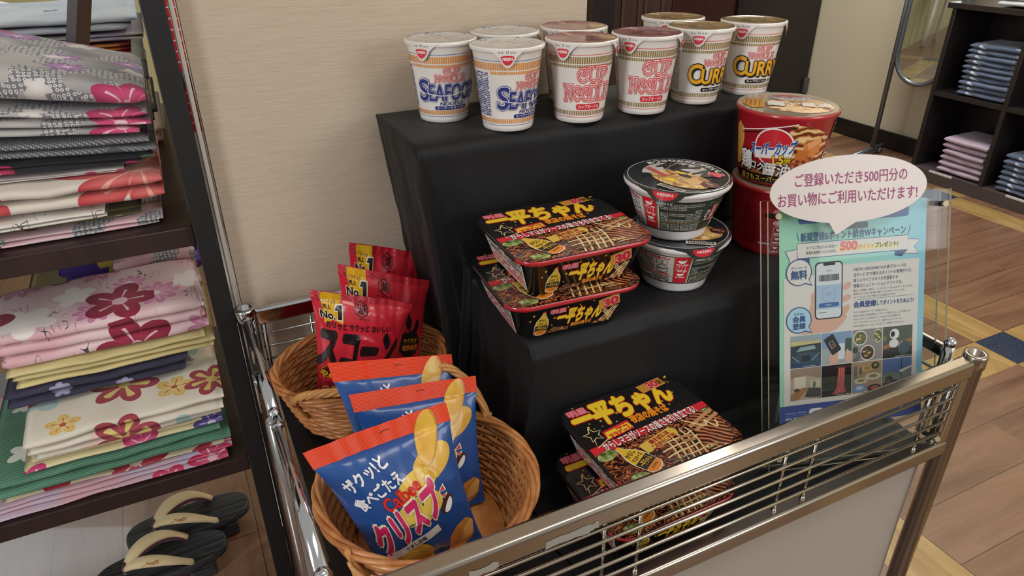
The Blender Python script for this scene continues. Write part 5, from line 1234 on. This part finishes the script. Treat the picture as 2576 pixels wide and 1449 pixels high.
FAB = dict(
    grey=fabric('grey_floral', ('#7f7d80', '#aeaaa8'), [(9.0, 0.040, 5, '#a8285a', '#d0557e', 0.55, '#e2b8c2', 1), (12.0, 0.026, 8, '#8a4e95', '#b888b8', 0.4, '#e0c8dc', 2), (15.0, 0.016, 5, '#c8c2be', '#e0dcd8', 0.3, None, 3)], 'dots'),
    charcoal=fabric('charcoal_print', ('#4b4b4e', '#5c5c5f'), [(7.0, 0.016, 5, '#d8d6d2', '#eceae6', 0.3, '#55555a', 4)], 'waves'),
    black=fabric('black_floral', ('#131217', '#1b1a20'), [(9.0, 0.040, 5, '#a01a48', '#cf4a78', 0.6, '#d8a0b0', 5), (11.0, 0.028, 3, '#2f5a3a', '#7aa07a', 0.35, None, 6), (10.0, 0.022, 3, '#b8b4b0', '#dad6d0', 0.3, None, 7)]),
    ash=fabric('ash_pink', ('#b5aaa8', '#c4b8b4'), [(9.0, 0.036, 5, '#b02a50', '#d87a90', 0.5, '#e8c8cc', 8)]),
    coral=fabric('coral_peony', ('#c9c0b4', '#d4cabe'), [(5.5, 0.085, 7, '#b83a3e', '#d98078', 0.85, '#e0a094', 9)]),
    ivory=fabric('ivory_leaf', ('#d5cec4', '#ddd6cb'), [(8.0, 0.024, 2, '#6a625e', '#96908a', 0.5, None, 10)], 'strokes'),
    olive=fabric('olive_stripe', ('#4e4c2c', '#6a663c'), [(14.0, 0.014, 2, '#c8bc8a', '#d8d0a8', 0.6, None, 11)]),
    rose=fabric('rose_dots', ('#d0a4ac', '#dcbcc0'), [(8.0, 0.042, 6, '#8e1f3c', '#b84a66', 0.6, '#e8d0d2', 12)], 'dots'),
    plum=fabric('plum_blossom', ('#d8a8b0', '#e0c4c6'), [(9.0, 0.036, 5, '#e8dcd8', '#efe6e2', 0.5, None, 15), (10.0, 0.032, 9, '#c87a9c', '#dca0b8', 0.5, '#e8d0d8', 14), (8.0, 0.055, 5, '#861a36', '#a32f4c', 0.62, '#dcb4bc', 13)], 'strokes'),
    butter=fabric('butter_plain', ('#cdbd84', '#d6c892'), [(4.0, 0.020, 5, '#d8d0a8', '#e0d8b8', 0.3, None, 16)]),
    sand=fabric('sand_plain', ('#c8b68a', '#cfc096'), []),
    navy=fabric('navy_print', ('#2c2a40', '#3a3850'), [(16.0, 0.012, 5, '#8a86a8', '#b0acc8', 0.5, None, 17)]),
    cream=fabric('cream_lily', ('#d9d0be', '#e0d8c8'), [(9.0, 0.034, 5, '#e2c0b0', '#e8d0c2', 0.45, None, 21), (8.5, 0.034, 4, '#9fbcb8', '#b8cdc8', 0.6, None, 19), (11.0, 0.024, 5, '#d9b25a', '#e8d49a', 0.35, '#b0563a', 20), (8.5, 0.042, 6, '#9c3a48', '#b0505a', 0.80, '#dcc878', 18)]),
    violet=fabric('cream_violet', ('#d8cc9e', '#ded4b0'), [(9.0, 0.036, 5, '#c02a68', '#d86a98', 0.5, '#e8c8d4', 22), (10.0, 0.030, 5, '#4a3a8a', '#7a6ab0', 0.45, '#d0c8e0', 23)]),
    green=fabric('green_print', ('#3f6f58', '#4d7f66'), [(9.0, 0.024, 3, '#d9a23a', '#e6dcc0', 0.6, None, 24), (10.0, 0.022, 5, '#d8dcd0', '#e8e8e0', 0.3, None, 25)], 'mesh'),
    scarlet=fabric('cream_scarlet', ('#d8ccaa', '#ded4b6'), [(7.0, 0.050, 5, '#a81e34', '#c2485a', 0.8, '#e8d8c0', 26)]),
    mauve=fabric('mauve_blossom', ('#c9a0a8', '#b8b0c8'), [(8.5, 0.040, 5, '#c02858', '#d86a8a', 0.55, '#e8c8d0', 27), (9.0, 0.036, 9, '#7a7ab8', '#a0a8d0', 0.4, None, 28)]),
    slate=fabric('slate_print', ('#8a8890', '#a09ea8'), [(9.0, 0.030, 5, '#5a3a7a', '#8a6aa8', 0.4, None, 29)]),
    purple=fabric('purple_plain', ('#4a2f8a', '#54389a'), []),
    mustard=fabric('mustard_plain', ('#a8943a', '#b8a24a'), []),
    sky=fabric('pale_blue_print', ('#b9c4d0', '#ccd2d8'), [(9.0, 0.018, 4, '#6a5a90', '#9a90b8', 0.45, None, 30), (8.0, 0.030, 2, '#c8a8b4', '#d8c0c8', 0.3, None, 31)]),
    lilac=fabric('lilac_cream', ('#c8c0b0', '#a8a2b8'), [(10.0, 0.024, 5, '#6a4a8a', '#9a80b0', 0.45, None, 32)]),
    cherry=fabric('cherry_print', ('#b02840', '#c03a50'), [(10.0, 0.030, 5, '#d8c8b8', '#e8d8d0', 0.5, None, 33), (11.0, 0.024, 4, '#d8862a', '#e8a84a', 0.45, None, 34)]),
    sage=fabric('sage_print', ('#8a9a90', '#a0aca4'), [(9.0, 0.022, 5, '#c8b0b8', '#e0d0d4', 0.4, None, 35)]),
    peach=fabric('peach_plain', ('#c8a890', '#d0b49c'), [(9.0, 0.014, 5, '#8a6a60', '#a08078', 0.3, None, 36)]),
)
def folded(label, mat, x0, x1, y0, y1, z0, z1, n, seed, group, dip=0.0, name='folded_yukata', cat='folded yukata', slope=0.0, tilt=0.0, ends=0.018, grow=0.0, base_free=0.0):
    """one folded garment: n doubled layers with rounded front folds, lying in its pile"""
    g = random.Random(seed); m = MB()
    D = y1 - y0; H_ = (z1 - z0) / n
    nx = 40; nc = 26
    for k in range(n):
        a0 = x0 + g.uniform(0, ends); a1 = x1 - g.uniform(0, ends); f0 = y0 + g.uniform(0.0, 0.010) ; zb = z0 + k * H_ ; h = H_ * 0.97
        def sec(i, j, a0=a0, a1=a1, f0=f0, zb=zb, h=h, k=k):
            s = i / nx; x = a0 + (a1 - a0) * s
            e = 1.0 - 0.6 * max(0, (abs(s - 0.5) * 2 - 0.93) / 0.07) ** 2
            t = j / nc * 2 * PI
            c, s_ = math.cos(t), math.sin(t)
            # superellipse cross section, rounder at the front fold
            yy = math.copysign(abs(c) ** 0.28, c); zz = math.copysign(abs(s_) ** 0.62, s_)
            y = f0 + (yy + 1) / 2 * (y1 - f0)
            w1 = noise.noise(Vector((x * 7, seed * 1.3 + k * 5.1, 0))); w2 = noise.noise(Vector((x * 19, seed + k * 3.7, 4)))
            if yy < -0.5: y += 0.006 * w1 + 0.002 * w2
            z = zb + h / 2 + zz * h / 2 * e
            top = 0.5 + zz / 2
            q = noise.noise(Vector((x * 5.5, y * 5.5, seed * 0.0 + 2.0))) * 0.006 * min(1, (zb - z0 + 0.02) * 18)
            if k == n - 1 and zz > 0.3: q += 0.0022 * noise.noise(Vector((x * 24, y * 24, seed)))
            z += max(q, 0 if k == 0 else q) * (0 if z0 < base_free else 1) + slope * (y - y0) + tilt * (max(x, -0.3) - x1) + grow * (max(x, -0.3) - x1) * top - dip * math.sin(PI * max(0, min(1, (x - x0) / (x1 - x0)))) 
            z += (0.15 * h * w2) if (k or zz > 0) else 0.0
            return Vector((x, y, z))
        V = m.grid(lambda u, v, sec=sec: sec(round(u * nx), v * nc), nx, nc, mat)
        for idx, rev in ((0, True), (nx, False)):
            loop = V[idx][:nc]
            m.face(list(reversed(loop)) if rev else loop, mat, True)
    bmesh.ops.remove_doubles(m.bm, verts=m.bm.verts[:], dist=1e-6)
    c = Vector(((x0 + x1) / 2, (y0 + y1) / 2, z0))
    for v in m.bm.verts: v.co -= c
    o = m.build(name, None, c)
    tag(o, label, cat, group)
    return o
UP = 'folded yukata on the middle shelf'
BZ = 0.7298
Z = [BZ, 0.752, 0.776, 0.812, 0.826, 0.850, 0.8705, 0.9065, 0.940]
folded('rose pink folded fabric with dark red flowers, lowest in the upper front pile', FAB['rose'], -0.62, -0.034, 1.035, 1.34, BZ + 0.0005, 0.745, 2, 1, UP)
folded('olive folded fabric peeping out at the right under the coral peony cloth', FAB['olive'], -0.50, -0.052, 1.055, 1.34, 0.7455, 0.757, 2, 2, UP)
folded('ivory folded fabric with one grey leaf, just under the coral peony cloth', FAB['ivory'], -0.64, -0.098, 1.022, 1.30, 0.7575, 0.771, 2, 3, UP)
folded('coral red and ivory peony folded fabric in the middle of the upper front pile', FAB['coral'], -0.62, -0.031, 1.020, 1.34, 0.7715, 0.812, 2, 4, UP, tilt=-0.02)
folded('thin ash pink folded fabric resting on the coral peony cloth', FAB['ash'], -0.62, -0.060, 1.030, 1.32, 0.8125, 0.819, 2, 5, UP, tilt=-0.03)
folded('black folded fabric with crimson blooms, in the upper front pile', FAB['black'], -0.62, -0.036, 1.030, 1.33, 0.8195, 0.835, 2, 6, UP, tilt=-0.05)
folded('charcoal folded fabric with fine white wave dots and a white blossom', FAB['charcoal'], -0.60, -0.026, 1.022, 1.33, 0.8355, 0.860, 2, 7, UP, tilt=-0.07)
folded('grey pink floral folded fabric, second from the top of the upper front pile', FAB['grey'], -0.62, -0.026, 1.020, 1.33, 0.8605, 0.894, 3, 8, UP, tilt=-0.10)
folded('grey pink floral folded fabric lying on top of the upper front pile', FAB['grey'], -0.60, -0.020, 1.022, 1.30, 0.8945, 0.921, 1, 9, UP, slope=0.0, tilt=-0.14, grow=-0.16)
RE = 'folded yukata in the rear pile'
zz = BZ + 0.0005
for i, (fb, dz, n, lab) in enumerate((
        ('peach', 0.040, 2, 'peach folded fabric at the base of the rear pile'), ('navy', 0.030, 2, 'navy folded fabric low in the rear pile'), ('sand', 0.034, 2, 'sand coloured folded fabric low in the rear pile, over the navy one'), ('charcoal', 0.024, 2, 'charcoal folded fabric in the rear pile under the sage green one'),
        ('sage', 0.034, 2, 'sage green folded fabric in the rear pile'), ('cherry', 0.022, 3, 'cherry red and orange folded fabric in the rear pile'), ('lilac', 0.014, 2, 'lilac and cream folded fabric under the pale blue one'), ('sky', 0.028, 2, 'pale blue and white folded fabric on top of the rear pile, in window light'))):
    folded(lab, FAB[fb], -0.70, -0.014 - 0.006 * (i % 3), 1.45, 1.78, zz, zz + dz, n, 20 + i, RE, slope=0.0); zz += dz + 0.0008
LO = 'folded yukata on the bottom shelf'
B0 = 0.3125
folded('mauve folded fabric with pink blossoms, lowest on the bottom shelf', FAB['mauve'], -0.42, -0.022, 1.022, 1.36, B0, 0.336, 3, 40, LO)
folded('cream folded fabric with big scarlet flowers beneath the green one', FAB['scarlet'], -0.36, -0.024, 1.030, 1.36, 0.3365, 0.352, 2, 41, LO)
folded('green folded fabric with yellow and white buds, near the base of the bottom shelf pile', FAB['green'], -0.372, -0.026, 1.016, 1.37, 0.3525, 0.384, 2, 42, LO)
folded('pale yellow folded fabric with violet and magenta flowers', FAB['violet'], -0.312, -0.020, 1.024, 1.36, 0.3845, 0.402, 2, 43, LO)
folded('cream folded fabric with crimson lilies and pale blue leaves, its broad top showing', FAB['cream'], -0.298, -0.022, 1.012, 1.36, 0.4025, 0.450, 3, 44, LO, slope=0.02)
folded('navy folded fabric squeezed between the cream lily cloth and a yellow one', FAB['navy'], -0.320, -0.060, 1.085, 1.44, 0.4585, 0.492, 2, 45, LO)
folded('butter yellow folded fabric under the plum blossom cloth', FAB['butter'], -0.310, -0.012, 1.075, 1.46, 0.4930, 0.528, 3, 46, LO)
folded('pink folded fabric with dark red plum blossoms on the bottom shelf pile', FAB['plum'], -0.306, -0.012, 1.075, 1.225, 0.5285, 0.588, 3, 47, LO, slope=0.06)
folded('white and rose folded fabric at the right, behind the plum blossom cloth', FAB['rose'], -0.16, -0.014, 1.228, 1.262, 0.5290, 0.604, 4, 48, LO)
folded('mustard folded fabric at the right, between the rose and the purple ones', FAB['mustard'], -0.17, -0.018, 1.264, 1.305, 0.5290, 0.610, 3, 49, LO)
folded('purple folded fabric at the back of the bottom shelf', FAB['purple'], -0.24, -0.004, 1.308, 1.46, 0.5290, 0.612, 3, 50, LO)
tg = MB(); tg.box((0, 0, 0), (0.045, 0.022, 0.0008), M('#e4e0da', 0.6)); tg.F = plane((0, 0, 0.0005), (mm, 0, 0), (0, mm, 0), (0, 0, 1))
tiny_lines(tg, -6, -8, 18, 8, 4, M('#3a4a78', 0.5), 1, 0.5, 3)
o = tg.build('care_label', None, (-0.075, 1.115, 0.4605), (0.05, 0.05, 0.35)); tag(o, 'white sewn care label on the cream lily fabric', 'label')

# ------------------------------------------------------------------ wooden sandals on the floor
gt = G('black_grooved_wood', 0.5, coat=0.1); gx, gy, gz = gt.sep(gt.coords())
gw = gt.noise(gt.vec(gx * 9.0, gy * 150.0, gz * 150.0), 1.0, 3.0, 0.6)
gt.bump(gw, 0.9, 0.004); GETA = gt.done(gt.ramp(gw, (0.35, '#101114'), (0.65, '#3c3f45')))
STRAP = M('#d5bf92', 0.75, sheen=0.3); STRAPR = M('#4a0f20', 0.8, sheen=0.4); SPR = M('#a8602f', 0.8)
def make_geta(label):
    root = thing('wooden_sandal', label, 'sandal', group='pair of wooden sandals under the clothes shelf')
    m = MB(); L, W = 0.228, 0.084
    outl = []
    for i in range(48):
        a = 2 * PI * i / 48; c, s = math.cos(a), math.sin(a)
        outl.append((L / 2 * math.copysign(abs(c) ** 0.62, c), W / 2 * math.copysign(abs(s) ** 0.72, s) * (1.0 - 0.05 * c)))
    pr = [(0.965, 0.030), (1.0, 0.033), (1.0, 0.046), (0.975, 0.050)]
    rg = [[m.bm.verts.new((x * k, y * k, z)) for x, y in outl] for k, z in pr]
    for i in range(len(rg) - 1):
        for j in range(48): m.face((rg[i][j], rg[i][(j + 1) % 48], rg[i + 1][(j + 1) % 48], rg[i + 1][j]), GETA, True)
    m.face(list(reversed(rg[0])), GETA); m.face(rg[-1], GETA)
    m.build('sole', root)
    for x in (-0.045, 0.062):
        m = MB(); m.box((x, 0, 0.0155), (0.046, 0.076, 0.031), GETA, bev=0.004); m.build('sole_block', root)
    for sy in (-1, 1):
        m = MB()
        c = bez([(-0.056, 0.0, 0.062), (-0.035, sy * 0.022, 0.092), (0.012, sy * 0.044, 0.088), (0.048, sy * 0.034, 0.050)], 22)
        m.tube(c, [0.0075 + 0.0062 * math.sin(PI * min(1, i / 22 + 0.12)) for i in range(23)], STRAP, 12, flat=0.62)
        for k in range(14):
            i = 11 + (k % 4) - 2; p = Vector(c[i]); a = k * 0.45
            out = Vector((0, sy * 0.9, 0.45)).normalized()
            q = p + out * 0.0128
            if sy < 0: m.tube([q + Vector((0, 0, 0.000)), q + Vector((math.cos(a) * 0.011, 0, math.sin(a) * 0.005))], 0.0005, SPR, 5)
        m.build('strap', root)
        m = MB()
        c2 = [Vector(p) - Vector((0, sy * 0.0035, 0.0042)) for p in c]
        m.tube(c2, [0.007 + 0.0055 * math.sin(PI * min(1, i / 22 + 0.12)) for i in range(23)], STRAPR, 10, flat=0.6); m.build('strap_lining', root)
    m = MB(); m.tube([(-0.060, 0, 0.046), (-0.062, 0, 0.060), (-0.056, 0, 0.071)], [0.005, 0.0052, 0.006], STRAPR, 10); m.build('toe_post', root)
    return root
g1 = make_geta('black wooden sandal with cream straps, the farther of the pair under the shelf'); g1.location = (-0.143, 1.206, 0); g1.rotation_euler = (0, 0, R(3))
dup(g1, (-0.195, 1.118, 0), R(4), 'black wooden sandal with cream straps, the nearer of the pair, its toe cut off')

# ------------------------------------------------------------------ cube shelf by the right wall
CB = dark_wood('dark_laminate', '#1b1618', '#2a2324', 0.35); CE_ = M('#4b4143', 0.4)
cs_ = thing('cube_shelf', 'dark laminate cube shelf with folded towels against the right wall', 'shelf', (3.165, 2.04, 0))
def cpart(nm, c, s, mat=CB, bev=0.0015): m = MB(); m.box(c, s, mat, bev=bev); return m.build(nm, cs_)
cpart('top_board', (0, -0.83, 0.7445), (0.285, 1.70, 0.022)); cpart('middle_board', (0, -0.83, 0.385), (0.262, 1.64, 0.02)); cpart('base', (0, -0.83, 0.0275), (0.27, 1.64, 0.055), CE_)
for y in (-0.009, -0.331, -0.653, -0.975, -1.297, -1.651): cpart('side_panel' if y in (-0.009, -1.651) else 'divider', (0, y, 0.394), (0.268, 0.018, 0.678), CB)
cpart('back_panel', (0.134, -0.83, 0.39), (0.006, 1.64, 0.68))
for y in (-0.15, -0.50): cpart('price_rail', (-0.133, y, 0.052), (0.006, 0.11, 0.010), M('#c8c6c4', 0.4))
dn = G('denim', 0.85, sheen=0.2); dv_ = dn.coords()
dnn = dn.noise(dv_, 380.0, 3.0); dst = dn.noise(dn.scale(dv_, (26.0, 26.0, 60.0)), 1.0, 0.0)
DEN = dn.done(dn.mix(dst.gt(0.70), dn.mix(dnn, '#3d4a66', '#66758f'), '#bfc6d2'))
pk = G('lilac_cloth', 0.85, sheen=0.2); PKC = pk.done(pk.mix(pk.noise(pk.coords(), 300.0, 3.0), '#a994aa', '#c0aec0'))
wc = G('white_knit', 0.85, sheen=0.2); WHC = wc.done(wc.mix(wc.noise(wc.coords(), 300.0, 3.0), '#a9adb0', '#c9cccc'))
def cloth_pile(n, y0, y1, z0, dz, mat, labf, group, seed, x0=3.045):
    g = random.Random(seed)
    for i in range(n):
        m = MB(); s = g.uniform(-0.006, 0.006); t = g.uniform(-0.004, 0.006); L = y1 - y0; D = 0.215; N = 22
        def F(u, v, s=s, t=t, i=i):
            a = u * 2 * PI; c, q = math.cos(a), math.sin(a)
            xx = math.copysign(abs(c) ** 0.3, c); zz = math.copysign(abs(q) ** 0.7, q)
            y = (v - 0.5) * (L + s); e = 1 - 0.5 * max(0, (abs(v - 0.5) * 2 - 0.9) / 0.1) ** 2
            w = noise.noise(Vector((y * 16, i * 3.1 + seed, 0)))
            return Vector((D / 2 + xx * D / 2 * (1 - 0.0) + t + (0.005 * w if xx < 0 else 0), y, dz / 2 + zz * dz / 2 * 0.96 * e + 0.0055 * abs(noise.noise(Vector((y * 9, xx * 2, seed + i * 0.6))))))
        V = m.grid(F, 28, N, mat, wrap=True)
        m.face([r_[0] for r_ in V], mat, True); m.face([r_[-1] for r_ in reversed(V)], mat, True)
        o = m.build('folded_cloth', None, (x0, (y0 + y1) / 2, z0 + i * dz)); tag(o, labf(i), 'folded cloth', group)
W9 = ('lowest', 'second lowest', 'third lowest', 'fourth lowest', 'fifth lowest', 'sixth lowest', 'seventh lowest', 'eighth lowest', 'ninth lowest', 'topmost')
cloth_pile(10, 1.730, 1.935, 0.3965, 0.0212, DEN, lambda i: 'denim blue folded cloth, %s of the tall pile in the upper cube' % W9[i], 'denim blue cloths in the upper cube', 3)
cloth_pile(6, 1.732, 1.925, 0.0565, 0.0265, PKC, lambda i: 'lilac folded cloth, %s of the lilac pile in the lower cube' % (W9[:5] + ('topmost',))[i], 'lilac cloths in the lower cube', 5)
cloth_pile(7, 1.43, 1.655, 0.0565, 0.0225, DEN, lambda i: 'denim blue folded cloth, %s of the low pile beside the lilac pile' % (W9[:6] + ('topmost',))[i], 'denim blue cloths in the lower cube', 7)
cloth_pile(4, 1.60, 1.87, 0.7570, 0.022, WHC, lambda i: 'pale grey folded cloth, %s of the pile on the cube shelf top' % ('lowest', 'second lowest', 'second from the top', 'topmost')[i], 'pale grey cloths on the cube shelf', 9)

# ------------------------------------------------------------------ standing mirror
mr = thing('standing_mirror', 'grey tubular standing mirror with rounded frame beside the cube shelf', 'mirror', (3.165, 2.212, 0), R(12))
GT = M('#6f757b', 0.3, 0.6)
for y in (0.128, -0.128):
    m = MB(); m.tube([(0, y, 0.03), (0, y, 1.25)], 0.0115, GT, 14); m.build('pole', mr)
    m = MB(); m.tube([(-0.185, y, 0.030), (0.10, y, 0.030)], 0.0125, GT, 14); m.sphere((-0.185, y, 0.030), 0.0125, GT, n=10); m.build('foot', mr)
    for x in (-0.14, 0.06):
        m = MB(); m.tube([(x, y - 0.02, 0.0145), (x, y - 0.002, 0.0145)], 0.0145, M('#5a6066', 0.4), 14); m.build('caster', mr)
m = MB(); m.tube([(-0.13, 0.128, 0.03), (-0.13, -0.128, 0.03)], 0.008, M('#b9c2cc', 0.25, 0.8), 10); m.build('crossbar', mr)
cap = []
for i in range(25): a = PI + PI * i / 24; cap.append((-0.004, 0.113 * math.cos(a), 0.498 + 0.125 * math.sin(a)))
for i in range(25): a = PI * i / 24; cap.append((-0.004, 0.113 * math.cos(a), 1.45 + 0.125 * math.sin(a)))
m = MB(); m.tube(cap, 0.0105, GT, 12, True, up=(1, 0, 0)); m.build('frame', mr)
m = MB(); m.face([m.bm.verts.new(p) for p in reversed(cap)], M('#dfe4e2', 0.02, 1.0)); m.build('glass', mr)
